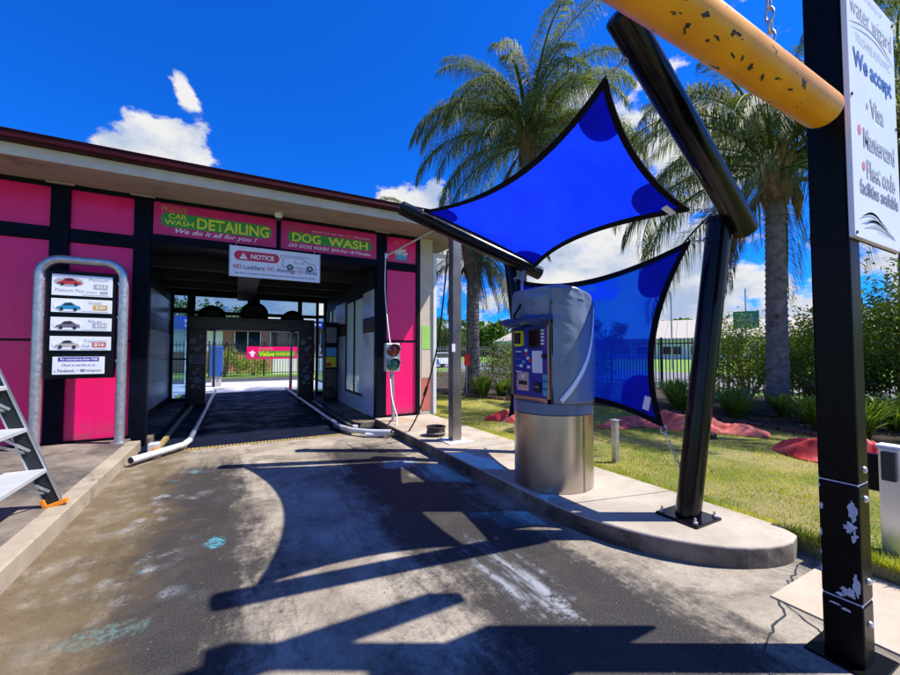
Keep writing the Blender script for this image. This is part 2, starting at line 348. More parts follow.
# ------------------------------------------------------------------ mesh helpers
class MB:
    def __init__(s): s.v = []; s.f = []; s.m = []; s.cur = 0
    def _add(s, vs, fs):
        o = len(s.v); s.v += [tuple(v) for v in vs]
        for f in fs: s.f.append(tuple(i+o for i in f)); s.m.append(s.cur)
    def box(s, lo, hi, rot=None):
        x0, y0, z0 = lo; x1, y1, z1 = hi
        vs = [Vector(p) for p in ((x0,y0,z0),(x1,y0,z0),(x1,y1,z0),(x0,y1,z0),(x0,y0,z1),(x1,y0,z1),(x1,y1,z1),(x0,y1,z1))]
        if rot is not None:
            c = Vector(((x0+x1)/2, (y0+y1)/2, (z0+z1)/2)); vs = [rot @ (v-c) + c for v in vs]
        s._add(vs, [(0,3,2,1),(4,5,6,7),(0,1,5,4),(1,2,6,5),(2,3,7,6),(3,0,4,7)]); return s
    def beam(s, p0, p1, wd, ht, up=(0,0,1)):
        p0, p1 = Vector(p0), Vector(p1); d = (p1-p0).normalized(); side = d.cross(Vector(up)).normalized(); u = side.cross(d)
        vs = [p + side*a*wd/2 + u*b_*ht/2 for p in (p0, p1) for a, b_ in ((-1,-1),(1,-1),(1,1),(-1,1))]
        s._add(vs, [(0,1,2,3),(7,6,5,4),(0,4,5,1),(1,5,6,2),(2,6,7,3),(3,7,4,0)]); return s
    def tube(s, pts, r, n=16, caps=True, closed=False):
        pts = [Vector(p) for p in pts]; N = len(pts); rr = r if isinstance(r, (list, tuple)) else [r]*N
        rings = []; prev = None
        for i, p in enumerate(pts):
            if closed: d = pts[(i+1) % N]-pts[i-1]
            else: d = pts[min(i+1, N-1)]-pts[max(i-1, 0)]
            d.normalize()
            if prev is None:
                a = Vector((0,0,1)) if abs(d.z) < .9 else Vector((1,0,0)); u = d.cross(a).normalized()
            else: u = (prev-d*prev.dot(d)).normalized()
            prev = u; vv = d.cross(u)
            rings.append([p+(u*math.cos(2*math.pi*k/n)+vv*math.sin(2*math.pi*k/n))*rr[i] for k in range(n)])
        vs = [q for ring in rings for q in ring]; fs = []
        for i in range(N if closed else N-1):
            j = (i+1) % N
            for k in range(n): fs.append((i*n+k, i*n+(k+1) % n, j*n+(k+1) % n, j*n+k))
        if caps and not closed: fs += [tuple(range(n-1, -1, -1)), tuple((N-1)*n+k for k in range(n))]
        s._add(vs, fs); return s
    def lathe(s, c, prof, n=32, caps=True):
        c = Vector(c); vs = []
        for r, z in prof: vs += [c+Vector((r*math.cos(2*math.pi*k/n), r*math.sin(2*math.pi*k/n), z)) for k in range(n)]
        fs = [(i*n+k, i*n+(k+1) % n, (i+1)*n+(k+1) % n, (i+1)*n+k) for i in range(len(prof)-1) for k in range(n)]
        if caps: fs += [tuple(range(n-1, -1, -1)), tuple((len(prof)-1)*n+k for k in range(n))]
        s._add(vs, fs); return s
    def prism(s, poly, o, u, v, n_, t0=0, t1=.002):
        o, u, v, n_ = Vector(o), Vector(u), Vector(v), Vector(n_); k = len(poly)
        vs = [o+u*a+v*b_+n_*t0 for a, b_ in poly]+[o+u*a+v*b_+n_*t1 for a, b_ in poly]
        s._add(vs, [tuple(range(k)), tuple(range(2*k-1, k-1, -1))]+[(i, i+k, (i+1) % k+k, (i+1) % k) for i in range(k)]); return s
    def grid(s, fn, nu, nv):
        vs = [fn(i/nu, j/nv) for j in range(nv+1) for i in range(nu+1)]
        s._add(vs, [(j*(nu+1)+i, j*(nu+1)+i+1, (j+1)*(nu+1)+i+1, (j+1)*(nu+1)+i) for j in range(nv) for i in range(nu)]); return s
    def build(s, name, mats, parent=None, bevel=0, smooth=True, angle=35, solid=0):
        me = bpy.data.meshes.new(name); off = Vector(root_loc(parent))
        me.from_pydata([(v[0]-off.x, v[1]-off.y, v[2]-off.z) for v in s.v], [], s.f)
        if not isinstance(mats, (list, tuple)): mats = [mats]
        for m_ in mats: me.materials.append(m_)
        me.polygons.foreach_set('material_index', s.m)
        bm = bmesh.new(); bm.from_mesh(me); bmesh.ops.recalc_face_normals(bm, faces=bm.faces); bm.to_mesh(me); bm.free()
        if smooth: me.shade_smooth(); me.set_sharp_from_angle(angle=RAD(angle))
        o = bpy.data.objects.new(name, me); COL.objects.link(o)
        if parent: o.parent = parent
        if solid: md = o.modifiers.new('solid', 'SOLIDIFY'); md.thickness = solid; md.offset = 0
        if bevel: md = o.modifiers.new('bevel', 'BEVEL'); md.width = bevel; md.segments = 2; md.limit_method = 'ANGLE'
        return o
def root_loc(p):
    if p is None: return (0, 0, 0)
    l = Vector((0, 0, 0))
    while p is not None: l += p.location; p = p.parent
    return l
def tag(o, label, cat, group=None, kind=None):
    o['label'] = label; o['category'] = cat
    if group: o['group'] = group
    if kind: o['kind'] = kind
    return o
def thing(name, loc, label, cat, group=None):
    o = bpy.data.objects.new(name, None); o.location = loc; o.empty_display_size = .2; COL.objects.link(o); return tag(o, label, cat, group)
def struct(o): o['kind'] = 'structure'; return o
def piece(name, mesh, parent, loc, rot=None, scale=None):
    o = bpy.data.objects.new(name, mesh); COL.objects.link(o); o.parent = parent; o.location = Vector(loc)-Vector(root_loc(parent))
    if rot: o.rotation_euler = rot
    if scale: o.scale = scale
    return o
def npmesh(name, V, F, mats, parent=None, smooth=False, midx=None):
    """fast mesh from numpy: V (n,3), F (m,k) with constant k"""
    off = np.array(root_loc(parent)); V = np.asarray(V, dtype=np.float32)-off
    me = bpy.data.meshes.new(name); F = np.asarray(F, dtype=np.int32); k = F.shape[1]
    me.vertices.add(len(V)); me.vertices.foreach_set('co', V.astype(np.float32).ravel())
    me.loops.add(F.size); me.loops.foreach_set('vertex_index', F.ravel())
    me.polygons.add(len(F)); me.polygons.foreach_set('loop_start', np.arange(0, F.size, k, dtype=np.int32))
    if not isinstance(mats, (list, tuple)): mats = [mats]
    for m_ in mats: me.materials.append(m_)
    if midx is not None: me.polygons.foreach_set('material_index', np.asarray(midx, dtype=np.int32))
    me.update(calc_edges=True)
    if smooth: me.shade_smooth()
    o = bpy.data.objects.new(name, me); COL.objects.link(o)
    if parent: o.parent = parent
    return o

class Plane:
    """a sign's face: origin at its lower left, u to the right, v up, n towards the reader"""
    def __init__(s, o, u=(1,0,0), v=(0,0,1), n=(0,-1,0)): s.o, s.u, s.v, s.n = Vector(o), Vector(u).normalized(), Vector(v).normalized(), Vector(n).normalized()
    def rect(s, name, x0, y0, x1, y1, m, parent, t0=0, t1=.0004): return s.poly(name, [(x0,y0),(x1,y0),(x1,y1),(x0,y1)], m, parent, t0, t1)
    def poly(s, name, pts, m, parent, t0=0, t1=.0004): return MB().prism(pts, s.o, s.u, s.v, s.n, t0, t1).build(name, m, parent, smooth=False)
    def pill(s, name, x0, y0, x1, y1, r, m, parent, t0=0, t1=.0004, skew=0):
        pts = []
        for cx, cy, a0 in ((x1-r, y0+r, -90), (x1-r, y1-r, 0), (x0+r, y1-r, 90), (x0+r, y0+r, 180)):
            for k in range(7): a = RAD(a0+15*k); pts.append((cx+r*math.cos(a)+skew*(cy-y0), cy+r*math.sin(a)))
        return s.poly(name, pts, m, parent, t0, t1)
    def disc(s, name, cx, cy, rx, ry, m, parent, t0=0, t1=.0004, n=24): return s.poly(name, [(cx+rx*math.cos(2*math.pi*k/n), cy+ry*math.sin(2*math.pi*k/n)) for k in range(n)], m, parent, t0, t1)
    def text(s, txt, x, y, wd, ht, m, parent, t=.0009, off=0.0, shear=0.0, space=1.0, slope=0.0, name='lettering'):
        """lettering fitted into the box x, y, wd, ht"""
        cu = bpy.data.curves.new(name, 'FONT'); cu.body = txt; cu.size = 1; cu.offset = off; cu.shear = shear; cu.space_character = space; cu.resolution_u = 3
        tmp = bpy.data.objects.new(name, cu); me = bpy.data.meshes.new_from_object(tmp); bpy.data.objects.remove(tmp); bpy.data.curves.remove(cu)
        co = np.zeros(len(me.vertices)*3, dtype=np.float32); me.vertices.foreach_get('co', co); co = co.reshape(-1, 3)
        mn, mx_ = co.min(0), co.max(0); k = (mx_-mn); k[k == 0] = 1
        a = x+(co[:, 0]-mn[0])/k[0]*wd; bb = y+(co[:, 1]-mn[1])/k[1]*ht+slope*(a-x); cc = t+(co[:, 2]-mn[2])/k[2]*.0005
        W = np.array(s.o)[None]+a[:, None]*np.array(s.u)[None]+bb[:, None]*np.array(s.v)[None]+cc[:, None]*np.array(s.n)[None]-np.array(root_loc(parent))[None]
        me.vertices.foreach_set('co', W.astype(np.float32).ravel()); me.materials.clear(); me.materials.append(m); me.update()
        o = bpy.data.objects.new(name, me); COL.objects.link(o); o.parent = parent; return o
def chain(p0, p1, parent, r=.016, wire=.0045, name='chain_link', m=None):
    """a run of interlocking links, each its own part"""
    p0, p1 = Vector(p0), Vector(p1); d = p1-p0; L = d.length; d.normalize(); pitch = r*2.5; n = max(2, int(L/pitch))
    q = d.to_track_quat('X', 'Z'); mb = MB()
    pts = [Vector((r*1.45*math.copysign(abs(math.cos(a))**.8, math.cos(a)), r*.72*math.sin(a), 0)) for a in [2*math.pi*k/12 for k in range(12)]]
    mb.tube(pts, wire, 6, closed=True)
    o0 = None; me = None
    for i in range(n):
        if me is None:
            save = MB(); save.v = mb.v; save.f = mb.f; save.m = mb.m
            me = bpy.data.meshes.new(name); me.from_pydata(save.v, [], save.f); me.materials.append(m or M_galv); me.shade_smooth()
        o = piece(name, me, parent, p0+d*(L*(i+.5)/n))
        o.rotation_mode = 'QUATERNION'; o.rotation_quaternion = q @ Matrix.Rotation(RAD(90*(i % 2)), 3, 'X').to_quaternion()

# ------------------------------------------------------------------ ground
ISL_Z = .15
g = MB(); g.box((-900, -900, -.6), (900, 900, -.03)); struct(g.build('ground', M_far, smooth=False))
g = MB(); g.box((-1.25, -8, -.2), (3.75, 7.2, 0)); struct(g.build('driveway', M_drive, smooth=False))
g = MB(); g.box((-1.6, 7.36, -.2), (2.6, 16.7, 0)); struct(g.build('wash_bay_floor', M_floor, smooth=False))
dr = MB(); dr.box((-1.2, 7.2, -.2), (2.5, 7.36, -.012)); dr = struct(dr.build('drain_channel', M_rubber, smooth=False))
gm = MB().box((-.02, -.075, -.01), (.02, .075, .0)).build('grate_bar', M_wet, smooth=False); gme = gm.data; bpy.data.objects.remove(gm)
for i in range(72): piece('grate_bar', gme, dr, (-1.17+i*.051, 7.28, .0))
g = MB(); g.box((-14, 16.7, -.25), (14, 22.5, -.004)); struct(g.build('yard', M_yard, smooth=False))
g = MB(); g.box((-30, 22.5, -.25), (13.5, 26.0, -.02)); struct(g.build('road', M_asph, smooth=False))
g = MB(); g.box((17.2, -60, -.25), (28.5, 160, .004)); struct(g.build('road', M_road, smooth=False))
# painted floor in front of bay sides
g = MB(); g.box((-8, 8.16, -.2), (-1.75, 16.7, .02)); struct(g.build('yard', M_yard, smooth=False))
# raised pavement with a kerb cast in lengths
g = MB(); g.box((-9, -8, -.2), (-1.42, 7.8, .15)); struct(g.build('pavement', M_path, bevel=.006, smooth=False))
kb = struct(bpy.data.objects.new("kerb", None)); COL.objects.link(kb); kb.location = (-1.335, 0, 0)
y = -8.0
kmb = MB().box((-.083, 0, -.2), (.083, 2.485, .152)).build('kerb_stone', M_kerb, bevel=.014, smooth=False); kme = kmb.data; bpy.data.objects.remove(kmb)
while y < 7.0:
    o = piece('kerb_stone', kme, kb, (-1.335, y, 0)); md = o.modifiers.new('bevel', 'BEVEL'); md.width = .014; md.segments = 3
    y += 2.5
MB().box((-1.418, 7.0, -.2), (-1.252, 7.56, .152)).build('kerb_stone', M_kerb, kb, bevel=.012, smooth=False)

# island: straight lane edge, rounded nose
def island_outline():
    pts = [(2.50, 7.78)]
    pts += [(2.50, 2.75)]
    for k in range(1, 13):
        a = RAD(180+90*k/12); pts.append((3.52+1.02*math.cos(a)*1.0, 2.75+1.42*math.sin(a)))
    pts += [(3.66, 1.36), (3.74, 1.50), (3.75, 1.7), (3.75, 7.78)]
    return pts
OUT = island_outline()
mb = MB(); k = len(OUT)
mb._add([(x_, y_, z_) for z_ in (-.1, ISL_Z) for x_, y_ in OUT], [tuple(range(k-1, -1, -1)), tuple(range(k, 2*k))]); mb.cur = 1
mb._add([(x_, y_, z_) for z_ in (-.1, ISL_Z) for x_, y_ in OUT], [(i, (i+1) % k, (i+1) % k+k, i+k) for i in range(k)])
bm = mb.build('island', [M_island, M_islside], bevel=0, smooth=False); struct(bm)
bmm = bmesh.new(); bmm.from_mesh(bm.data); bmesh.ops.remove_doubles(bmm, verts=bmm.verts, dist=1e-4)
top_e = [e for e in bmm.edges if all(abs(v.co.z-ISL_Z) < 1e-4 for v in e.verts)]
bmesh.ops.bevel(bmm, geom=top_e, offset=.018, segments=3, profile=.6, affect='EDGES'); bmm.to_mesh(bm.data); bmm.free()
def flat_strip(name, pts, wd, z, m, parent=None, jitter=.3):
    vs, fs = [], []
    for i, p in enumerate(pts):
        a = Vector(pts[min(i+1, len(pts)-1)])-Vector(pts[max(i-1, 0)]); nn = Vector((-a.y, a.x)).normalized(); ww = wd*(1-jitter+2*jitter*rnd.random())/2
        vs += [(p[0]+nn.x*ww, p[1]+nn.y*ww, z), (p[0]-nn.x*ww, p[1]-nn.y*ww, z)]
    for i in range(len(pts)-1): fs.append((2*i, 2*i+1, 2*i+3, 2*i+2))
    mb = MB(); mb._add(vs, fs); return mb.build(name, m, parent, smooth=False)
def jag(p0, p1, n, amp):
    out = []
    for i in range(n+1):
        q = i/n; a = amp*math.sin(math.pi*min(1, max(0, q)))*1.0
        out.append((p0[0]+(p1[0]-p0[0])*q+rnd.uniform(-a, a), p0[1]+(p1[1]-p0[1])*q+rnd.uniform(-a, a)))
    return out
struct(flat_strip('joint', [(2.52, 2.62), (3.74, 2.36)], .008, ISL_Z+.003, M_islside))
struct(flat_strip('joint', [(2.52, 4.75), (3.74, 4.75)], .008, ISL_Z+.003, M_islside))
struct(flat_strip('crack', jag((3.5, 1.3), (2.35, 1.02), 22, .035), .010, .004, M_ink))
struct(flat_strip('crack', jag((2.35, 1.02), (1.9, .78), 10, .02), .007, .004, M_ink))
struct(flat_strip('crack', jag((2.9, 1.15), (2.55, .62), 12, .02), .007, .004, M_ink))
# apron slabs beyond the island nose
ap = bpy.data.objects.new('apron', None); COL.objects.link(ap); struct(ap)
for (x0, x1, y0, y1) in ((2.9, 3.75, .42, 1.22), (2.9, 3.75, -.6, .41), (2.9, 3.75, -2.2, -.61)):
    MB().box((x0, y0, -.1), (x1-.01, y1, .010)).build('slab', M_apron, ap, bevel=.004, smooth=False)
# lawn, beds
LZ = .085
g = MB(); g.box((3.76, -6, -.2), (15.0, 26, LZ)); struct(g.build('lawn', M_lawn, smooth=False))
def blades(n, region, hmin, hmax, wd, seed, dens=None):
    rs = np.random.RandomState(seed); P = region(rs, n)
    n = len(P); a = rs.uniform(0, 2*np.pi, n); h = rs.uniform(hmin, hmax, n); lean = rs.uniform(0, .9, n)*h; la = rs.uniform(0, 2*np.pi, n)
    s_ = np.stack([np.cos(a), np.sin(a), 0*a], 1)*wd*rs.uniform(.6, 1.3, n)[:, None]
    tip = P+np.stack([np.cos(la)*lean, np.sin(la)*lean, h], 1)
    V = np.stack([P-s_, P+s_, tip], 1).reshape(-1, 3); F = np.arange(3*n).reshape(-1, 3); return V, F
def lawn_pts(rs, n):
    # denser close by
    x = 3.78+ (rs.rand(n)**1.5)*9.5; y = rs.uniform(-1.5, 14, n)
    nz = np.array([mnoise.noise(Vector((a*1.1, b_*1.1, 3.0))) for a, b_ in zip(x, y)])
    keep = nz*1.5+rs.uniform(-.55, .75, n) > -.12
    return np.stack([x[keep], y[keep], np.full(keep.sum(), LZ)], 1)
V, F = blades(230000, lawn_pts, .012, .038, .0045, 3); tag(npmesh('grass', V, F, M_grass), 'short yellow green lawn grass beside the concrete island', 'grass', kind='stuff')
def edge_pts(rs, n):
    y = rs.uniform(.2, 7.7, n); x = 3.75+np.abs(rs.normal(0, .035, n)); return np.stack([x, y, np.full(n, LZ)], 1)
V, F = blades(9000, edge_pts, .04, .11, .005, 4); tag(npmesh('grass', V, F, M_grass), 'taller grass fringe hanging over the edge of the island', 'grass', kind='stuff')
def grit(rs, n):
    x = np.concatenate([rs.uniform(-1.25, 2.5, n//2), -1.25+np.abs(rs.normal(0, .10, n//4)), 2.5-np.abs(rs.normal(0, .08, n//4))]); y = rs.uniform(1.0, 7.2, len(x)); y = np.where(x > 2.45, np.maximum(y, 2.9), y); return np.stack([x, y, np.full(len(x), .001)], 1)
rs_ = np.random.RandomState(8); C_ = grit(rs_, 2400); n_ = len(C_); s_ = rs_.uniform(.002, .008, n_)[:, None]
d1 = rs_.normal(size=(n_, 3)); d1[:, 2] *= .2; d1 /= np.linalg.norm(d1, axis=1)[:, None]; d2 = np.stack([-d1[:, 1], d1[:, 0], 0*d1[:, 0]], 1); up_ = np.array([0, 0, 1.])
V = np.stack([C_-d1*s_, C_+d2*s_*.7, C_+d1*s_, C_-d2*s_*.7, C_+up_*s_*.8], 1).reshape(-1, 3); b5 = (np.arange(n_)*5)[:, None]
F = np.concatenate([b5+np.array(q) for q in ((0, 1, 4), (1, 2, 4), (2, 3, 4), (3, 0, 4))]); tag(npmesh('grit', V, F, M_brick), 'loose grit and leaf crumbs scattered over the driveway', 'grit', kind='stuff')
# garden bed of mulch with brick edging
BED = [(6.2, 11.5), (6.9, 9.3), (8.2, 7.6), (8.9, 6.2), (8.9, 5.0), (8.6, 3.4), (8.4, 2.4), (8.3, 1.0), (8.3, -2.5), (14.4, -2.5), (14.4, 5), (15, 11), (14.9, 24), (6, 24)]
def inpoly(x_, y_, poly):
    c_ = False; j = len(poly)-1
    for i in range(len(poly)):
        xi, yi = poly[i]; xj, yj = poly[j]
        if (yi > y_) != (yj > y_) and x_ < (xj-xi)*(y_-yi)/(yj-yi)+xi: c_ = not c_
        j = i
    return c_
mb = MB(); mb._add([(x_, y_, z_) for z_ in (LZ-.05, LZ+.025) for x_, y_ in BED], [tuple(range(len(BED), 2*len(BED)))]+[(i, (i+1) % len(BED), (i+1) % len(BED)+len(BED), i+len(BED)) for i in range(len(BED))])
struct(mb.build('garden_bed', M_mulch, smooth=False))
edg = thing('garden_edging', (8.3, 4, LZ), 'row of brown edging bricks between lawn and shrub bed', 'garden edging')
bmb = MB().box((-.11, -.045, -.03), (.11, .045, .075)).build('brick', M_brick, bevel=.006, smooth=False); bme = bmb.data; bpy.data.objects.remove(bmb)
cnt = 0
for i in range(8):
    a, b_ = Vector(BED[i]), Vector(BED[i+1]); L = (b_-a).length; nb = int(L/.24)
    for q in range(nb):
        p = a+(b_-a)*((q+.5)/nb); an = math.atan2(b_.y-a.y, b_.x-a.x)
        piece('brick', bme, edg, (p.x+rnd.uniform(-.01, .01), p.y+rnd.uniform(-.01, .01), LZ+rnd.uniform(-.01, .015)), (rnd.uniform(-.04, .04), rnd.uniform(-.04, .04), an+rnd.uniform(-.06, .06)), (1, 1, rnd.uniform(.9, 1.1)))
# ------------------------------------------------------------------ car wash building
FY = 7.9
B = thing('car_wash_building', (.6, 8, 0), 'pink and black car wash building with open drive-through bay and burgundy eaves', 'building')
XL, XR = -8.2, 3.85
def part(name, lo, hi, m, bevel=.004, parent=B): return MB().box(lo, hi).build(name, m, parent, bevel=bevel, smooth=False)
# black posts of the front
for x0, x1 in ((-2.45, -2.24), (-1.47, -1.25), (2.55, 2.765)):
    part('post', (x0, FY-.05, .0), (x1, FY+.13, 4.03), M_navy)
x = -2.45-.98
while x > XL: part('post', (x-.21, FY-.05, .0), (x, FY+.13, 4.03), M_navy); x -= .98+.21
part('post', (3.455, FY-.03, .0), (3.545, FY+.1, 4.03), M_black)
part('mullion', (.625, FY-.04, 3.42), (.69, FY+.08, 4.03), M_navy)
part('head_rail', (XL, FY-.015, 3.965), (3.455, FY+.10, 4.034), M_black)
part('bay_beam', (-1.25, FY-.04, 3.28), (2.55, FY+.14, 3.425), M_navy)
part('transom_bar', (2.765, FY-.03, 3.25), (3.455, FY+.1, 3.42), M_navy)
# left bays: transom bar, upper small panel, two big pink sheets
edges = [(-2.24, -1.47)]; x = -2.45
while x > XL+.5: edges.append((x-.98, x)); x -= 1.19
for x0, x1 in edges:
    part('transom_bar', (x0, FY-.03, 3.16), (x1, FY+.1, 3.36), M_navy)
    part('fascia_panel', (x0, FY+.01, 3.36), (x1, FY+.06, 3.965), M_pink)
    part('pink_panel', (x0, FY+.01, 1.69), (x1, FY+.06, 3.16), M_pink)
    part('pink_panel', (x0, FY+.01, .17), (x1, FY+.06, 1.66), M_pink)
    part('panel_trim', (x0, FY+.004, 1.66), (x1, FY+.05, 1.69), M_black, .0)
part('fascia_panel', (2.765, FY+.01, 3.42), (3.455, FY+.06, 3.965), M_pink)
part('pink_panel', (2.765, FY+.01, 1.75), (3.455, FY+.06, 3.25), M_pink)
part('pink_panel', (2.765, FY+.01, .17), (3.455, FY+.06, 1.71), M_pink)
part('panel_trim', (2.765, FY+.004, 1.71), (3.455, FY+.05, 1.75), M_black, 0)
part('plinth', (XL, FY+.0, -.05), (-1.47, FY+.09, .168), M_black, 0)
part('plinth', (2.765, FY+.0, -.05), (3.545, FY+.09, .168), M_black, 0)
part('end_wall', (3.546, FY-.02, .0), (3.85, FY+.16, 4.03), M_cream)
for a_, b_, z0, z1 in ((FY+.162, 8.9, .3, 3.2), (10.95, 11.8, .3, 3.2), (FY+.162, 13.42, -.05, .299), (FY+.162, 13.42, 3.201, 4.03)): part('side_wall', (3.62, a_, z0), (3.846, b_, z1), M_cream, 0)
part('left_end_wall', (XL-.15, FY, -.05), (XL, 13.42, 4.03), M_cream)
# notices stuck on the end wall
part('notice', (3.59, FY-.026, 1.56), (3.79, FY-.021, 2.08), M_lime, 0)
part('notice', (3.585, FY-.025, .93), (3.80, FY-.021, 1.54), M_peach, 0)
part('notice', (3.585, FY-.026, .22), (3.80, FY-.021, .92), M_coral, 0)
# eaves
RY = 7.05
part('soffit', (XL-.5, RY+.012, 4.036), (4.5, FY+.4, 4.06), M_soffit, 0)
part('soffit', (3.85, FY+.402, 4.036), (4.5, 14.0, 4.06), M_soffit, 0)
part('fascia_board', (XL-.5, RY-.015, 4.03), (4.50, RY+.010, 4.19), M_cream)
part('fascia_board', (4.502, RY-.015, 4.03), (4.527, 14.0, 4.19), M_cream)
gut = MB(); prof = [(0, 0), (-.10, 0), (-.12, .03), (-.12, .11), (-.135, .125), (-.125, .13), (0, .13)]
def gutter(mb, p0, p1, out):
    p0, p1, out = Vector(p0), Vector(p1), Vector(out)
    n_ = len(prof); vs = [p+out*(-a)+Vector((0, 0, b_)) for p in (p0, p1) for a, b_ in prof]
    mb._add(vs, [tuple(range(n_)), tuple(range(2*n_-1, n_-1, -1))]+[(i, (i+1) % n_, (i+1) % n_+n_, i+n_) for i in range(n_)])
gutter(gut, (XL-.6, RY-.016, 4.192), (4.65, RY-.016, 4.192), (0, -1, 0)); gut.build('gutter', M_burg, B, smooth=False)
gut = MB(); gutter(gut, (4.53, RY-.014, 4.192), (4.53, 14.0, 4.192), (1, 0, 0)); gut.build('gutter', M_burg, B, smooth=False)
rf = MB(); zr = 4.31
rf._add([(XL-.6, RY-.02, zr), (4.55, RY-.02, zr), (4.55, 14, zr), (XL-.6, 14, zr), (XL+3, 10.5, zr+.75), (1.2, 10.5, zr+.75)],
        [(0, 1, 5, 4), (1, 2, 5), (2, 3, 4, 5), (3, 0, 4), (0, 3, 2, 1)]); rf.build('roof', M_burg, B, smooth=False)
# little bracket tabs where posts meet the soffit
for x_ in (-2.34, -1.36, 2.66): part('post_cap', (x_-.16, FY-.09, 4.0), (x_+.16, FY-.052, 4.03), M_soffit, .003)
# bay interior
BX0, BX1, BY1, CZ = -1.62, 2.6, 13.3, 3.36
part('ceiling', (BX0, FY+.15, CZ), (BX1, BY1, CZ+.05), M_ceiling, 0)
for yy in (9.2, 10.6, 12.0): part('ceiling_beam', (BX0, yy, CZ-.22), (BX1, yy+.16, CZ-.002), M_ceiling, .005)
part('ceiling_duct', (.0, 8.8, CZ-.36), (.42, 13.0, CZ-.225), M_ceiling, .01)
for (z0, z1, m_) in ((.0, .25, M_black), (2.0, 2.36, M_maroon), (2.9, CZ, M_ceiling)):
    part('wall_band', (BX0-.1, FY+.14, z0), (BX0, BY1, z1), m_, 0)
yy = FY+.15; nn = 0
while yy < BY1-.1:      # wall sheets between thin joints
    y1 = min(yy+1.17, BY1)
    for k in range(3): part('wall_sheet', (BX0-.1, yy, .255+k*.583), (BX0-.004*(k % 2), y1-.008, .255+(k+1)*.583-.008), M_tile, .002)
    part('wall_sheet', (BX0-.1, yy, 2.365), (BX0-.003, y1-.008, 2.895), M_tile, .002)
    yy = y1
# right wall with tall frosted windows
wins = [(9.05, 10.8), (11.95, 13.1)]; segs = [(FY+.16, 9.05), (10.8, 11.95), (13.1, BY1)]
for y0, y1 in segs:
    part('wall_sheet', (BX1, y0, .1), (BX1+.12, y1-.006, 1.93), M_tile, .002)
    part('maroon_stripe', (BX1-.002, y0, 1.932), (BX1+.12, y1-.006, 2.27), M_maroon, 0)
    part('wall_sheet', (BX1, y0, 2.272), (BX1+.12, y1-.006, 2.86), M_tile, .002)
for y0, y1 in wins:
    part('wall_sheet', (BX1, y0, .1), (BX1+.12, y1-.006, .44), M_tile, .002)
    wf = part('window', (BX1+.02, y0, .44), (BX1+.10, y0+.06, 2.86), M_black, 0)
    mm = (y0+y1)/2
    for a, b_, z0, z1 in ((y0+.06, y1-.06, .44, .5), (y0+.06, y1-.06, 2.8, 2.86), (y1-.06, y1, .44, 2.86), (mm-.03, mm+.03, .5, 2.8)): part('frame', (BX1+.02, a, z0), (BX1+.10, b_, z1), M_black, 0, wf)
    for a, b_ in ((y0+.06, mm-.03), (mm+.03, y1-.06)): part('pane', (BX1+.05, a, .5), (BX1+.058, b_, 2.8), M_frost, 0, wf)
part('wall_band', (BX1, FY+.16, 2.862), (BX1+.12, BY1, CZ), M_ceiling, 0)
part('side_kerb', (2.1, 7.7, -.01), (BX1-.002, BY1, .10), M_islside, .01)
part('side_kerb', (BX0+.002, 8.0, -.01), (-1.2, BY1, .10), M_islside, .01)
# the opening in the outer side wall lets the frosted panes glow
# back wall: black frame, glazed lights round the exit opening
part('back_header', (BX0-.1, BY1, 3.10), (BX1+.12, BY1+.12, 3.5), M_black, 0)
for x0, x1, z0, z1 in ((BX0-.1, -1.55, 0, 3.1), (-1.24, -1.05, 0, 3.1), (2.28, 2.36, 0, 3.1), (2.52, BX1+.12, 0, 3.1), (-1.05, 2.28, 2.58, 2.68), (-1.55, -1.24, 2.6, 2.74), (.28, .62, 2.68, 3.1), (1.72, 1.84, 2.68, 3.1), (-1.55, -1.24, 1.27, 1.32), (-1.55, -1.24, 0, .2), (2.36, 2.52, 0, .2), (2.36, 2.52, 2.6, 2.7), (2.36, 2.52, 1.3, 1.35)):
    part('back_frame', (x0, BY1+.002, z0), (x1, BY1+.10, z1), M_black, 0)
for x0, x1, z0, z1 in ((-1.55, -1.24, .2, 1.27), (-1.55, -1.24, 1.32, 2.6), (-1.55, -1.24, 2.74, 3.1), (-1.05, .28, 2.68, 3.1), (.62, 1.72, 2.68, 3.1), (1.84, 2.28, 2.68, 3.1), (2.36, 2.52, .2, 1.3), (2.36, 2.52, 1.35, 2.6)):
    part('pane', (x0, BY1+.05, z0), (x1, BY1+.056, z1), M_glass, 0)
# pink rooms left of the bay are closed behind
part('back_wall', (XL, BY1+.0, -.05), (BX0-.11, BY1+.12, 4.03), M_cream, 0)
part('room_wall', (BX0-.25, FY+.14, -.05), (BX0-.102, BY1-.002, 4.03), M_cream, 0)
# wall logo rings high on the left wall
lp = Plane((BX0+.0, 8.3, 2.3), (0, 1, 0), (0, 0, 1), (1, 0, 0))
for r0, r1 in ((.36, .28), (.22, .15)):
    mb = MB(); pts = [Vector((BX0+.004, 8.95+math.cos(2*math.pi*k/36)*r0, 2.72+math.sin(2*math.pi*k/36)*r0)) for k in range(36)]+[Vector((BX0+.004, 8.95+math.cos(2*math.pi*k/36)*r1, 2.72+math.sin(2*math.pi*k/36)*r1)) for k in range(36)]
    mb._add(pts, [(k, (k+1) % 36, (k+1) % 36+36, k+36) for k in range(36)]); mb.build('wall_ring', M_black, B, smooth=False)

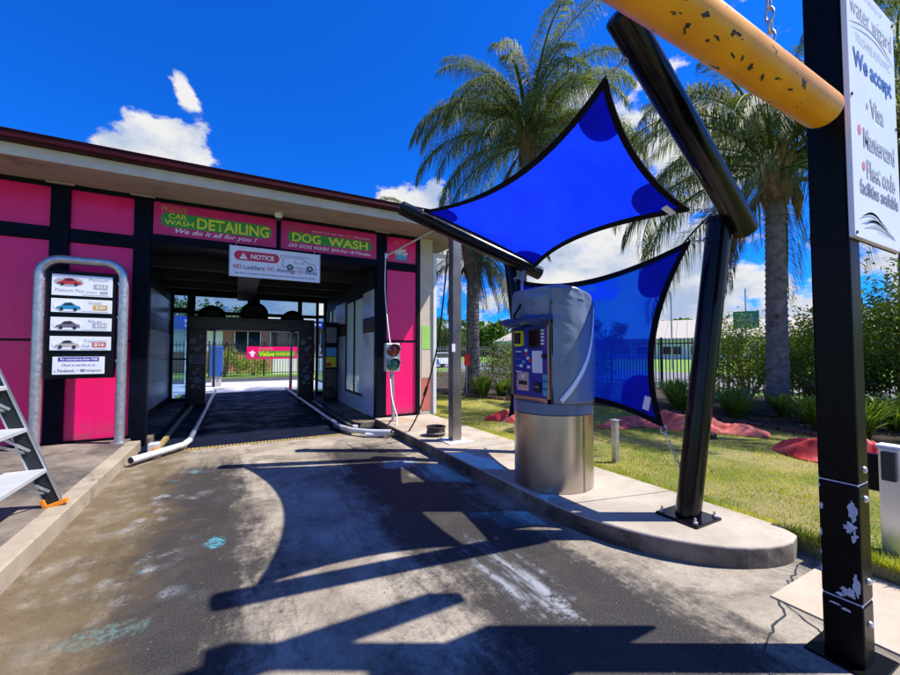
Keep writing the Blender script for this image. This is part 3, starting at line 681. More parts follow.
# white metal gate frame beside the end wall
gf = thing('white_door_frame', (3.9, 7.9, .1), 'white painted metal frame at the end of the building behind the square post', 'frame')
mb = MB(); mb.box((3.853, 7.84, .0), (3.93, 7.92, 3.72)); mb.build('upright', M_white, gf, bevel=.006, smooth=False)
MB().box((3.932, 7.84, 3.64), (4.368, 7.92, 3.72)).build('top_rail', M_white, gf, bevel=.006, smooth=False)
MB().box((4.37, 7.84, .0), (4.45, 7.92, 3.72)).build('upright', M_white, gf, bevel=.006, smooth=False)

# pipe strut and security cameras
st = thing('pipe_strut', (2.7, 7.8, 3.6), 'thin grey pipe strut slanting from the bay post up to the eaves', 'strut')
MB().tube([(2.74, 7.83, 3.52), (3.55, 7.25, 4.02)], .021, 10).build('pipe', M_galv, st)
MB().box((2.70, 7.80, 3.46), (2.76, 7.85, 3.57)).build('bracket', M_galv, st, smooth=False)
sc1 = thing('security_camera', (.64, 7.72, 4.03), 'small white dome camera under the eaves between the two banners', 'camera')
MB().lathe((.64, 7.72, 3.935), [(.03, .0), (.062, .03), (.07, .06), (.07, .1)], 20).build('housing', M_white, sc1)
MB().lathe((.64, 7.72, 3.885), [(.004, .0), (.03, .012), (.045, .04), (.045, .052)], 20).build('lens_dome', M_chrome, sc1)
sc2 = thing('security_camera', (3.98, 7.3, 4.03), 'small black camera under the eaves beside the square post', 'camera')
MB().lathe((3.98, 7.3, 3.97), [(.03, 0), (.04, .03), (.04, .065)], 14).build('mount', M_black, sc2)
MB().beam((3.92, 7.22, 3.93), (4.05, 7.38, 3.95), .07, .07).build('body', M_black, sc2, bevel=.01, smooth=False)

# ------------------------------------------------------------------ banners over the bay
def banner(x0, x1, label):
    t_ = thing('banner', (x0, FY-.02, 3.43), label, 'banner')
    MB().box((x0, FY-.02, 3.43), (x1, FY+.005, 3.965)).build('board', M_pinkdk, t_, bevel=.002, smooth=False); return t_, Plane((x0, FY-.021, 3.43))
t_, p = banner(-1.225, .62, 'maroon pink banner over the bay reading CAR WASH DETAILING')
p.pill('green_panel', .10, .145, 1.76, .385, .10, M_green, t_)
p.text('CAR', .205, .29, .25, .085, M_yel, t_, off=.012); p.text('WASH', .15, .185, .40, .085, M_yel, t_, off=.012)
p.text('DETAILING', .60, .165, 1.12, .195, M_yel, t_, off=.022)
p.text('We do it all for you !', .30, .03, 1.22, .105, M_pwhite, t_, off=.012, shear=.35)
p.text('W', .09, .40, .11, .095, M_gold, t_); p.text('IZARD', .21, .40, .26, .045, M_gold, t_); p.text('TOUCHFREE', .235, .462, .23, .022, M_gold, t_)
t_, p = banner(.695, 2.545, 'maroon pink banner over the bay reading DOG WASH')
p.pill('green_panel', .12, .155, 1.74, .35, .095, M_green, t_)
p.text('DOG', .20, .165, .52, .17, M_yel, t_, off=.02); p.text('WASH', .86, .165, .80, .17, M_yel, t_, off=.02)
p.text('DIY DOG WASH  $10 For 10 Minutes', .14, .045, 1.58, .075, M_pwhite, t_, off=.014, shear=.2)
p.text('W', .13, .39, .10, .085, M_goldd, t_); p.text('IZARD', .24, .39, .22, .04, M_goldd, t_); p.text('TOUCHFREE', .26, .445, .20, .02, M_goldd, t_)
p.text('FREQUENT DOG WASH CARD', .56, .385, .60, .030, M_pwhite, t_); p.text('Free', 1.19, .38, .13, .045, M_gold, t_, shear=.3); p.text('10TH DOG WASH', 1.36, .385, .33, .030, M_pwhite, t_)
# small picture on the end panel: tub with suds
t_ = thing('dog_bath_picture', (2.78, FY, 3.45), 'small panel picture of a light blue tub with white suds under gold script', 'sign')
p = Plane((2.78, FY+.008, 3.43))
p.poly('tub', [(.22, .07), (.43, .07), (.47, .19), (.18, .19)], M_pblue, t_, 0, .003)
for q in range(7): p.disc('suds', .20+.04*q, .20+.014*math.sin(q*2.2), .030, .028, M_pwhite, t_, 0, .004, 12)
p.disc('dog_body', .30, .25, .09, .045, M_pwhite, t_, 0, .0032, 16); p.disc('dog_head', .40, .275, .035, .03, M_pwhite, t_, 0, .0034, 12)
p.disc('puddle', .32, .055, .23, .014, M_bubble, t_, 0, .002)
p.text('Do', .16, .40, .11, .065, M_gold, t_, shear=.3); p.text('it', .36, .42, .06, .06, M_gold, t_, shear=.3); p.text('For', .27, .315, .13, .06, M_gold, t_, shear=.3)

# ------------------------------------------------------------------ notice board hanging over the lane
nx0, nx1, nz0, nz1, ny = -.13, 1.39, 2.83, 3.37, 7.80
t_ = thing('notice_sign', (.6, ny, 3.37), 'white NOTICE sign with a van drawing hanging below the banners', 'sign')
MB().box((nx0, ny, nz0), (nx1, ny+.02, nz1)).build('board', M_signw, t_, bevel=.003, smooth=False)
for a, b_ in ((nx0-.006, nx0+.012), (nx1-.012, nx1+.006)): MB().box((a, ny-.006, nz0-.006), (b_, ny-.001, nz1+.006)).build('edge_trim', M_galv, t_, smooth=False)
for xx in (nx0+.1, nx1-.1): MB().tube([(xx, ny+.01, nz1-.02), (xx, ny+.03, nz1+.07)], .006, 6).build('hanger', M_galv, t_)
p = Plane((nx0, ny-.001, nz0))
p.pill('red_pill', .07, .29, .80, .46, .08, M_red, t_); p.text('NOTICE', .33, .33, .38, .085, M_pwhite, t_, off=.03)
p.poly('warning_triangle', [(.15, .315), (.28, .315), (.215, .43)], M_pwhite, t_, .002, .004); p.text('!', .209, .335, .012, .06, M_red, t_, t=.0045, off=.01)
p.text('NO', .06, .14, .13, .075, M_red, t_, off=.03); p.text('Ladders', .22, .135, .34, .08, M_inkgrey, t_, off=.03)
p.text('NO', .60, .14, .12, .075, M_redpale, t_, off=.03); p.text('Awnings', .75, .115, .33, .1, M_inkgrey, t_, off=.03)
p.text('NO', 1.11, .14, .11, .075, M_redpale, t_, off=.03); p.text('Racks', 1.25, .14, .22, .075, M_inkgrey, t_, off=.03)
xq = .08
while xq < 1.42: l_ = rnd.uniform(.03, .08); p.rect('small_print', xq, .055, xq+l_, .072, M_inkgrey, t_); xq += l_+.012
# van outline drawing with a roof rack
van = [(.86, .245), (.86, .40), (.89, .425), (1.20, .425), (1.30, .35), (1.43, .33), (1.45, .26), (1.45, .235)]
def outline(pl, pts, wd, m, par, name='drawn_line'):
    for i in range(len(pts)-1):
        a, b_ = Vector(pts[i]), Vector(pts[i+1]); d_ = (b_-a).normalized()*wd/2; nn_ = Vector((-d_.y, d_.x))
        pl.poly(name, [tuple(a-d_-nn_), tuple(b_+d_-nn_), tuple(b_+d_+nn_), tuple(a-d_+nn_)], m, par)
outline(p, van+[van[0]], .011, M_inkgrey, t_)
outline(p, [(.82, .40), (.84, .455), (1.28, .455), (1.33, .44)], .009, M_inkgrey, t_); outline(p, [(1.08, .41), (1.06, .33), (1.22, .33), (1.24, .38)], .008, M_inkgrey, t_)
for cx_ in (.985, 1.335): p.disc('wheel', cx_, .245, .058, .055, M_ink, t_, .001, .004, 20); p.disc('hub', cx_, .245, .032, .03, M_inkfade, t_, .004, .005, 16)

# ------------------------------------------------------------------ menu sign on the pavement
t_ = thing('price_board', (-1.97, 7.5, .15), 'steel framed drive-through price board with four white wash prices', 'sign')
lx, rx, yy = -2.42, -1.50, 7.50
pts = [(lx, yy, .15), (lx, yy, 2.55)]
for k in range(1, 9): a = RAD(180-90*k/9); pts.append((lx+.24+.24*math.cos(a), yy, 2.58+.24*math.sin(a)))
for k in range(1, 9): a = RAD(90-90*k/9); pts.append((rx-.24+.24*math.cos(a), yy, 2.58+.24*math.sin(a)))
pts += [(rx, yy, 2.55), (rx, yy, .15)]
MB().tube(pts, .062, 20).build('tube_frame', M_galv, t_)
for xx in (lx, rx): MB().lathe((xx, yy, .15), [(.11, 0), (.11, .012), (.068, .014)], 20).build('foot_flange', M_galv, t_)
MB().box((-2.345, 7.48, 1.12), (-1.575, 7.53, 2.66)).build('back_board', M_black, t_, bevel=.01, smooth=False)
for zz in (1.35, 2.0, 2.5):
    for xx, s_ in ((-2.355, -1), (-1.565, 1)): MB().box((min(xx, xx+.03*s_), 7.47, zz), (max(xx, xx+.03*s_), 7.52, zz+.035)).build('clamp', M_alu, t_, smooth=False)
plates = [(2.30, 2.60, 'Platinum', '$23', (.50, .03, .03), M_inkfade), (2.06, 2.255, 'Gold', '$20', (.02, .25, .45), M_gold), (1.80, 1.99, 'Silver', '$16', (.18, .15, .20), M_inkfade), (1.52, 1.72, 'Tradesman', '$16', (.45, .42, .38), M_coral)]
for i, (z0, z1, nm, pr, col_, pm) in enumerate(plates):
    pt = MB().box((-2.285, 7.462, z0), (-1.625, 7.478, z1)).build('price_plate', M_signw, t_, bevel=.003, smooth=False)
    pl = Plane((-2.285, 7.461, z0)); hh = z1-z0; mc = mat('printed_car_'+['red', 'blue', 'grey', 'cream'][i], col_, .3, var=.1)
    cy0 = hh*.5 if i == 0 else hh*.16; ch = hh*.36 if i == 0 else hh*.62; cx0, cw = .055, .26
    car = [(0, .12), (.02, .38), (.18, .5), (.34, .88), (.62, .95), (.82, .58), (.98, .48), (1, .14)]
    pl.disc('printed_shade', cx0+cw*.5, cy0+ch*.45, cw*.62, ch*.58, M_pwhite if i else M_inkfade, pt, 0, .0016, 20)
    pl.poly('printed_car', [(cx0+cw*a, cy0+ch*b_) for a, b_ in car], mc, pt, 0, .003)
    pl.poly('printed_car_window', [(cx0+cw*a, cy0+ch*b_) for a, b_ in ((.26, .56), (.38, .84), (.60, .87), (.72, .58))], M_ink, pt, .003, .004)
    for a in (.22, .78): pl.disc('printed_wheel', cx0+cw*a, cy0+ch*.14, cw*.085, ch*.2, M_ink, pt, .003, .0045, 14)
    if i < 3: pl.text(nm, .40, hh-.075 if i == 0 else hh-.065, .21 if i == 0 else .12+.02*i, .04, M_inkfade, pt)
    else: pl.text('Tradesman', .36, hh-.085, .24, .045, M_inkfade, pt); pl.text('Wash', .33, hh-.155, .10, .045, M_inkfade, pt)
    z_ = hh*.33 if i == 0 else .035
    pl.pill('price_box', .45, z_+.01, .61, z_+.085, .015, pm, pt, 0, .0006); pl.text(pr, .475, z_+.022, .11, .05, M_pwhite, pt, t=.0014, off=.02)
    pl.rect('small_print', .33, .016, .62, .024, M_inkfade, pt)
    if i == 0: pl.text('Platinum Plus', .04, .055, .30, .045, M_inkfade, pt); pl.pill('price_box', .52, .04, .61, .085, .01, M_inkfade, pt); pl.rect('small_print', .36, .055, .49, .066, M_inkfade, pt)
pt = MB().box((-2.25, 7.462, 1.18), (-1.69, 7.478, 1.43)).build('wifi_plate', M_signw, t_, bevel=.003, smooth=False); pl = Plane((-2.25, 7.461, 1.18))
pl.rect('purple_strip', .06, .185, .50, .245, M_purple, pt); pl.text('To connect to free Wifi', .08, .198, .40, .034, M_pwhite, pt, off=.02)
pl.text('Check in and like us on', .10, .118, .36, .034, M_inkgrey, pt, off=.01); pl.text('Facebook', .06, .035, .18, .042, M_inkgrey, pt, off=.01); pl.rect('dash', .26, .052, .285, .058, M_inkgrey, pt)
pl.rect('camera_mark', .30, .035, .345, .075, M_inkgrey, pt); pl.text('Instagram', .355, .028, .17, .046, M_inkgrey, pt, off=.01); pl.disc('full_stop', .03, .045, .008, .008, M_ink, pt, n=8)

# ------------------------------------------------------------------ wash gantry inside the bay
AY = 12.9
t_ = thing('wash_gantry', (.45, AY, 0), 'dark WIZARD CARWASH gantry arch with bubble prints inside the bay', 'car wash gantry')
for x0, x1 in ((-1.17, -.74), (1.70, 2.16)):
    pil = MB().box((x0, AY, .0), (x1, AY+.3, 2.42)).build('pillar', M_dkbrown, t_, bevel=.02, smooth=False)
    pl = Plane((x0, AY-.001, 0)); wdt = x1-x0
    for (a, z_, r_) in ((.28, 1.80, .085), (.7, 1.93, .05), (.72, 1.66, .04), (.5, 1.58, .075), (.2, 1.60, .035), (.55, 1.02, .05), (.4, .92, .06), (.2, .78, .035), (.55, .72, .095), (.75, .86, .03), (.35, .56, .06), (.66, .52, .035)):
        pl.disc('bubble', a*wdt, z_, r_, r_, M_bubble, pil, 0, .003, 18); pl.disc('bubble_core', a*wdt, z_, r_*.78, r_*.78, M_inkgrey, pil, .003, .004, 18)
    if x0 < 0:
        pl.pill('instruction_label', .04, 1.17, wdt-.02, 1.42, .03, M_bubble, pil)
        for q in range(4): pl.rect('text_line', .09, 1.215+q*.045, wdt-.08, 1.235+q*.045, M_ink, pil, .002, .003)
    else:
        pl.disc('round_logo', .23, 1.30, .15, .15, M_bubble, pil, 0, .003); pl.disc('round_logo_core', .23, 1.30, .13, .13, M_dkbrown, pil, .003, .004)
        for q in range(3): outline(pl, [(.14, 1.23+q*.055), (.20, 1.26+q*.055), (.26, 1.235+q*.055), (.33, 1.27+q*.055)], .018, M_bubble, pil, 'wave_mark')
MB().box((-1.17, AY-.01, 2.12), (2.16, AY+.31, 2.50)).build('header', M_dkbrown, t_, bevel=.02, smooth=False)
pl = Plane((-1.17, AY-.012, 2.12))
pl.text('W', .80, .12, .26, .22, M_goldd, t_); pl.text('IZARD', 1.09, .14, .55, .13, M_goldd, t_, space=1.2); pl.text('CARWASH', 1.74, .12, .78, .10, M_goldd, t_, space=1.1)
pl.text('Foam', .10, .16, .2, .09, M_goldd, t_, shear=.3); pl.text('Wax', 2.98, .16, .18, .09, M_goldd, t_, shear=.3)
for cx_, cz_, r_ in ((-.62, 2.46, .36), (.46, 2.60, .38), (1.52, 2.44, .34)):
    fn = MB(); n_ = 32; prof_ = [(r_, 0), (r_, .26), (r_*.82, .30), (r_*.78, .1)]
    vs = []
    for (rr, dd) in ((r_, .34), (r_, .07), (r_*.82, .04), (r_*.76, .2)): vs += [(cx_+rr*math.cos(2*math.pi*k/n_), AY+dd, cz_+rr*math.sin(2*math.pi*k/n_)) for k in range(n_)]
    fn._add(vs, [(i*n_+k, i*n_+(k+1) % n_, (i+1)*n_+(k+1) % n_, (i+1)*n_+k) for i in range(3) for k in range(n_)]+[tuple(3*n_+k for k in range(n_)), tuple(range(n_-1, -1, -1))])
    f_ = fn.build('blower', M_black, t_); MB().lathe((0, 0, 0), [(.05, 0), (.05, .08), (.02, .1)], 16)
    hb = MB(); hb.tube([(cx_, AY+.22, cz_), (cx_, AY+.08, cz_)], r_*.2, 16); hb.build('blower_hub', M_black, f_)
    for k in range(10): a = 2*math.pi*k/10; MB().beam((cx_+math.cos(a)*r_*.2, AY+.16, cz_+math.sin(a)*r_*.2), (cx_+math.cos(a+.3)*r_*.74, AY+.13, cz_+math.sin(a+.3)*r_*.74), .05, .01, (0, 1, 0)).build('blade', M_black, f_, smooth=False)
# brushes hanging pipes behind
for xx, zz in ((-.55, 2.1), (1.5, 2.1)): MB().tube([(xx, AY+.15, 2.12), (xx, AY+.15, .5)], .03, 10).build('spray_pipe', M_railin, t_)
# vending box on the right inner wall
t_ = thing('dispenser_cabinet', (2.4, 11.6, .1), 'tall dark dispenser cabinet with yellow and blue labels by the bay windows', 'cabinet')
MB().box((2.22, 11.5, .10), (2.58, 11.85, 2.35)).build('body', M_black, t_, bevel=.015, smooth=False); pl = Plane((2.22, 11.499, .1))
pl.rect('yellow_label', .03, .96, .32, 1.26, M_yel, t_); pl.rect('red_label', .04, .98, .18, 1.10, M_red, t_, .002, .004); pl.rect('blue_label', .03, 1.28, .32, 1.52, M_pblue, t_); pl.rect('dark_label', .03, 1.66, .32, 2.1, M_inkgrey, t_)
pl.rect('lower_panel', .03, .1, .33, .9, M_islside, t_)

# ------------------------------------------------------------------ wheel guide rails
def rail(pts, label, feet):
    t_ = thing('guide_rail', pts[0], label, 'rail', 'tyre guide rails along the wash lane')
    i = 3
    MB().tube(pts[:i+1], .046, 18).build('entry_pipe', M_rail, t_); MB().tube([Vector(pts[i])+Vector((0, .004, 0))]+pts[i+1:], .042, 18).build('inner_pipe', M_railin, t_)
    MB().lathe((0, 0, 0), [(.05, 0), (.05, .01)], 8)
    for f_ in feet: MB().box((f_[0]-.045, f_[1]-.02, .0), (f_[0]+.045, f_[1]+.02, .075)).build('foot', M_darksteel, t_, smooth=False)
    d_ = (Vector(pts[1])-Vector(pts[0])).normalized(); MB().tube([Vector(pts[0])+d_*.001, Vector(pts[0])-d_*.004], .038, 18).build('bore_shade_disc', M_rubber, t_)  # solid black disc paints in the shade of the hollow pipe end
rail([(-1.18, 6.52, .085), (-.86, 6.98, .085), (-.68, 7.24, .085), (-.63, 7.56, .085), (-.63, 16.4, .085)], 'worn white guide rail at the left of the wash lane', [(-.95, 6.85), (-.68, 7.3), (-.63, 9), (-.63, 12)])
rail([(2.40, 6.55, .10), (2.12, 6.78, .09), (1.88, 7.08, .085), (1.76, 7.50, .085), (1.72, 16.4, .085)], 'worn white guide rail at the right of the wash lane', [(2.2, 6.72), (1.83, 7.2), (1.74, 9), (1.73, 12)])
t_ = thing('guide_rail', (2.3, 6.4, 0), 'short white pipe stub joining the right rail to the island kerb', 'rail')
MB().tube([(2.02, 6.80, .045), (2.28, 6.66, .05), (2.47, 6.62, .06)], .038, 14).build('pipe', M_rail, t_)
MB().box((2.28, 6.58, 0), (2.36, 6.70, .11)).build('clamp', M_galv, t_, smooth=False)
t_ = thing('track_edge', (-1.0, 7.6, 0), 'thin yellowed channel running into the bay beside the left rail', 'channel')
MB().beam((-1.02, 7.45, .03), (-1.02, 12.8, .03), .07, .05).build('channel', M_wet, t_, smooth=False); MB().box((-1.13, 7.28, 0), (-.99, 7.46, .13)).build('end_block', M_rail, t_, bevel=.01, smooth=False)
MB().box((-1.05, 7.14, 0), (-.99, 7.27, .09)).build('orange_tip', M_orange, t_, bevel=.01, smooth=False)
t_ = thing('track_edge', (2.1, 7.6, 0), 'thin dark channel running into the bay beside the right rail', 'channel')
MB().beam((2.02, 7.6, .03), (2.02, 12.8, .03), .07, .05).build('channel', M_darksteel, t_, smooth=False); MB().box((1.97, 7.46, 0), (2.07, 7.6, .1)).build('end_block', M_rail, t_, bevel=.01, smooth=False)

# ------------------------------------------------------------------ traffic light on the island
TX, TY = 2.69, 7.3
t_ = thing('traffic_light', (TX, TY, .15), 'small grey stop and go light on a thin pole in front of the pink panel', 'traffic light')
MB().tube([(TX+.03, TY, .15), (TX+.01, TY, .7), (TX, TY, 1.14)], .034, 14).build('pole', M_galv, t_); MB().lathe((TX+.03, TY, .15), [(.08, 0), (.08, .012), (.04, .014)], 16).build('foot_plate', M_galv, t_)
MB().box((TX-.155, TY-.06, 1.12), (TX+.145, TY+.06, 1.67)).build('housing', M_galv, t_, bevel=.02, smooth=False)
for zz, m_ in ((1.53, M_redlens), (1.26, M_greenlens)):
    l_ = MB(); l_.tube([(TX-.005, TY-.055, zz), (TX-.005, TY-.085, zz)], .125, 28); bz = l_.build('lens_ring', M_rubber, t_)
    l_ = MB(); n_ = 24; rings_ = [(.112, .0), (.1, .012), (.07, .022), (.03, .028), (.002, .03)]; vs = []
    for rr, dd in rings_: vs += [(TX-.005+rr*math.cos(2*math.pi*k/n_), TY-.086-dd, zz+rr*math.sin(2*math.pi*k/n_)) for k in range(n_)]
    l_._add(vs, [(i*n_+k, i*n_+(k+1) % n_, (i+1)*n_+(k+1) % n_, (i+1)*n_+k) for i in range(len(rings_)-1) for k in range(n_)]); l_.build('lens', m_, t_)
    # visor
    vs = []; n_ = 14
    for dd in (-.08, -.17): vs += [(TX-.005+.128*math.cos(math.pi*k/n_), TY+dd, zz+.128*math.sin(math.pi*k/n_)) for k in range(n_+1)]
    v_ = MB(); v_._add(vs, [(k, k+1, n_+2+k, n_+1+k) for k in range(n_)]); v_.build('visor', M_galv, t_, solid=.004)
t_ = thing('white_cable', (2.66, 7.6, 3.4), 'slack white cable down the bay post into the traffic light', 'cable')
def sagline(pts, n=8):   # catmull-rom through points
    P_ = [Vector(q) for q in pts]; P_ = [P_[0]*2-P_[1]]+P_+[P_[-1]*2-P_[-2]]; out = []
    for i in range(1, len(P_)-2):
        for k in range(n):
            t0 = k/n; a, b_, c_, d_ = P_[i-1], P_[i], P_[i+1], P_[i+2]
            out.append(.5*((2*b_)+(c_-a)*t0+(2*a-5*b_+4*c_-d_)*t0*t0+(3*b_-a-3*c_+d_)*t0**3))
    out.append(P_[-2]); return out
MB().tube(sagline([(2.72, 7.82, 3.5), (2.70, 7.78, 2.8), (2.66, 7.5, 2.1), (2.67, 7.36, 1.66)]), .011, 8).build('cable', M_pwhite, t_)
MB().tube(sagline([(2.66, 7.36, 1.12), (2.62, 7.1, .6), (2.66, 6.95, .3), (2.62, 6.85, .14)]), .011, 8).build('cable', M_pwhite, t_)
t_ = thing('black_cable', (2.9, 5.3, 3.0), 'black cable hanging from the square post in a loop to the kerb', 'cable')
MB().tube(sagline([(2.83, 5.27, 3.05), (2.82, 5.35, 2.5), (2.80, 5.55, 1.6), (2.76, 5.9, .85), (2.70, 6.15, .38), (2.58, 6.3, .10), (2.45, 6.45, .07), (2.42, 6.75, .14), (2.52, 7.0, .17), (2.66, 7.25, .165)], 10), .013, 8).build('cable', M_rubber, t_)
MB().tube([(2.765, 5.86, .93), (2.752, 5.94, .78)], .024, 8).build('joiner', M_rubber, t_)

# ------------------------------------------------------------------ square post on the island
t_ = thing('steel_post', (2.95, 5.25, .15), 'square bronze steel post on a white base plate supporting nothing but cables', 'post')
t_['label'] = 'square bronze steel post on a white base plate between traffic light and kiosk'
MB().box((2.87, 5.17, .162), (3.02, 5.32, 3.4)).build('shaft', M_darksteel, t_, bevel=.008, smooth=False)
MB().box((2.74, 5.04, .15), (3.15, 5.45, .165)).build('base_plate', M_white, t_, bevel=.003, smooth=False)
for a in (2.79, 3.10):
    for b_ in (5.09, 5.40): MB().lathe((a, b_, .165), [(.014, 0), (.014, .018), (.006, .02)], 6).build('bolt', M_galv, t_)
MB().box((2.845, 5.152, 1.50), (2.90, 5.168, 1.62)).build('sticker', M_pwhite, t_, smooth=False)
MB().box((2.85, 5.15, 3.402), (3.04, 5.34, 3.41)).build('cap', M_darksteel, t_, smooth=False)
t_ = thing('cable_drum', (2.98, 5.75, .15), 'low rusty black tin standing behind the square post', 'tin')
MB().lathe((2.86, 5.72, .15), [(.13, 0), (.15, .02), (.145, .12), (.16, .135), (.16, .15), (.14, .15), (.13, .05)], 24).build('tin_body', M_tin, t_)
MB().tube([(2.86+.152*math.cos(2*math.pi*k/20), 5.72+.152*math.sin(2*math.pi*k/20), .205) for k in range(20)], .010, 6, closed=True).build('rope_band', M_twig, t_)

# ------------------------------------------------------------------ payment kiosk
KX, KY, KR = 2.94, 3.13, .40
t_ = thing('payment_kiosk', (KX, KY, .15), 'round steel payment kiosk with blue keypad panel under a grey vinyl cover', 'kiosk')
MB().lathe((KX, KY, .15), [(KR-.01, 0), (KR, .004), (KR, .735), (KR-.006, .742)], 72).build('steel_base', M_steel, t_)
for a in (RAD(-87), RAD(115)): MB().beam((KX+(KR+.001)*math.cos(a), KY+(KR+.001)*math.sin(a), .155), (KX+(KR+.001)*math.cos(a), KY+(KR+.001)*math.sin(a), .885), .02, .004, (math.cos(a), math.sin(a), 0)).build('seam', M_darksteel, t_, smooth=False)
MB().lathe((KX, KY, .893), [(KR-.012, 0), (KR+.003, .003), (KR+.003, .105), (KR-.012, .108)], 72).build('blue_grey_band', M_band, t_)
CH = .30   # flat face this far towards the lane
def prof_pts(r, ch, n=56):
    a0 = math.acos(ch/r); out = []
    for k in range(n+1):
        a = math.pi+a0+(2*math.pi-2*a0)*k/n; out.append((KX+r*math.cos(a), KY+r*math.sin(a)))
    return out
pr = prof_pts(KR-.02, CH-.01); n_ = len(pr); mb = MB()
mb._add([(a, b_, z_) for z_ in (1.0, 2.06) for a, b_ in pr], [tuple(range(n_-1, -1, -1)), tuple(range(n_, 2*n_))]+[(i, (i+1) % n_, (i+1) % n_+n_, i+n_) for i in range(n_)])
mb.build('housing', M_darksteel, t_)
KP = Plane((KX-CH+.009, KY+.29, 1.0), (0, -1, 0), (0, 0, 1), (-1, 0, 0))
cp = KP.rect('control_panel', .03, .05, .55, 1.0, M_panelblue, t_, 0, .006)
for (x0, y0, x1, y1) in ((0, .0, .028, 1.0), (.552, .0, .58, 1.0), (0, .0, .58, .045)): KP.rect('steel_surround', x0, y0, x1, y1, M_steel, t_, 0, .022)
def pp(nm, x0, y0, x1, y1, m_, t0=.006, t1=.012): return KP.rect(nm, x0, y0, x1, y1, m_, cp, t0, t1)
KP.pill('card_reader', .05, .56, .19, .72, .02, M_yel, cp, .006, .03); pp('card_slot', .075, .585, .165, .70, M_rubber, .03, .045)
pp('bezel', .27, .54, .44, .73, M_rubber, .006, .016); pp('screen', .285, .56, .405, .715, M_screen, .016, .02)
for q in range(5): pp('side_button', .455, .57+q*.033, .50, .59+q*.033, M_pwhite, .006, .014)
for q in range(4): pp('small_print', .05, .90-q*.028, .05+rnd.uniform(.08, .14), .907-q*.028, M_pwhite); pp('small_print', .25, .90-q*.024, .25+rnd.uniform(.1, .17), .906-q*.024, M_inkfade)
pp('white_label', .32, .29, .47, .51, M_pwhite, .006, .010); pp('coin_plate', .09, .10, .27, .29, M_alu, .006, .016)
for q in range(3): pp('coin_key', .12+q*.045, .16, .15+q*.045, .20, M_rubber, .016, .024)
pp('arrow_key', .155, .225, .205, .265, M_pwhite, .016, .02)
KP.disc('coin_slot', .40, .15, .055, .055, M_rubber, cp, .006, .02); pp('slot', .375, .145, .425, .155, M_alu, .02, .022)
for (a, b_, m_) in ((.20, .46, M_red), (.23, .42, M_pwhite), (.27, .40, M_red), (.16, .38, M_pblue), (.12, .34, M_pwhite), (.24, .33, M_pwhite), (.07, .22, M_red), (.07, .17, M_pwhite), (.07, .12, M_coral), (.20, .50, M_pwhite)): pp('sticker', a, b_, a+.045, b_+.03, m_, .006, .009)
for q in range(3): pp('cyan_label', .475, .07+q*.075, .54, .13+q*.075, M_cyanlab, .006, .010)
pp('push_knob', .48, .44, .53, .48, M_rubber, .006, .03)
for q in range(6): pp('small_print', .05+rnd.uniform(0, .03), .49-q*.07+rnd.uniform(0, .02), .15, .497-q*.07+.0, M_pwhite)
# vinyl cover: skirt round the sides and back, cap over the top, creased
def crease(p, amp):
    n1_ = mnoise.noise(Vector((p.x*5.1, p.y*5.1, p.z*2.4))); n2_ = mnoise.noise(Vector((p.x*9+p.z*7, p.y*9-p.z*5, p.z*6+3)))
    return amp*(abs(n1_)*1.7-.3+(1-abs(n2_)*3)*.45)
def ztop(xq): return 2.155-.20*max(0, min(1, (xq-(KX-.12))/.5))**1.5
def cover_skirt(u, v):
    a = RAD(-134)+RAD(268)*u; zt = ztop(KX+KR*math.cos(a)); z_ = 1.005+(zt-.03-1.005)*v
    q = Vector((KX+math.cos(a)*KR, KY+math.sin(a)*KR, z_)); n_ = Vector((math.cos(a), math.sin(a), 0))
    return q+n_*(.016+crease(q, .009)*(.15+1.1*v)+.006*math.sin(v*3.1))
MB().grid(cover_skirt, 120, 80).build('cover_skirt', M_cover, t_, solid=.004, angle=180)
full = prof_pts(KR+.014, CH+.035, 90)
def cover_cap(u, v):
    k = min(int(u*90), 90); a, b_ = full[k]; c_ = Vector((KX, KY)); e = Vector((a, b_))
    if v < .5: s_ = v/.5; q2 = c_+(e-c_)*(.02+.98*math.sin(s_*math.pi/2)*.97); q = Vector((q2.x, q2.y, ztop(q2.x)-.035*s_**4)); n_ = Vector((0, 0, 1)); am = .012
    else:
        s_ = (v-.5)/.5; facing = a < KX-CH-.0; dropd = .30 if facing else .10
        q2 = c_+(e-c_)*(.97+.035*min(1, s_*4)); q = Vector((q2.x, q2.y, ztop(q2.x)-.035-dropd*s_)); n_ = Vector((e.x-c_.x, e.y-c_.y, 0)).normalized(); am = .016
    return q+n_*crease(q, am)
mb = MB(); nu, nv = 91, 44
vs = [cover_cap(i/90, j/nv) for j in range(nv+1) for i in range(91)]
mb._add(vs, [(j*91+i, j*91+(i+1) % 91, (j+1)*91+(i+1) % 91, (j+1)*91+i) for j in range(nv) for i in range(91)]); mb.build('cover_cap', M_cover, t_, solid=.004, angle=180)
mb = MB(); pts_ = [Vector((KX-CH-.085+.012*math.sin(q*1.3), KY+.40-.80*q/14, 1.80+.014*math.sin(q*.9+1)+.02*(q/14))) for q in range(15)]
mb.tube(pts_, [.022+.012*math.sin(q*1.7)**2+(.022 if 1 < q < 13 else 0) for q in range(15)], 14); mb.build('rolled_flap', M_visor, t_, angle=80)
MB().tube([(KX-CH-.03, KY+.10, 2.0), (KX-CH-.125, KY+.10, 1.87), (KX-CH-.09, KY+.10, 1.80)], .012, 8).build('tie_strap', M_webbing, t_)
# white curved stripe printed on the cover's right side
def on_skin(a, z_, r_=.034): return Vector((KX+math.cos(a)*(KR+r_), KY+math.sin(a)*(KR+r_), z_))
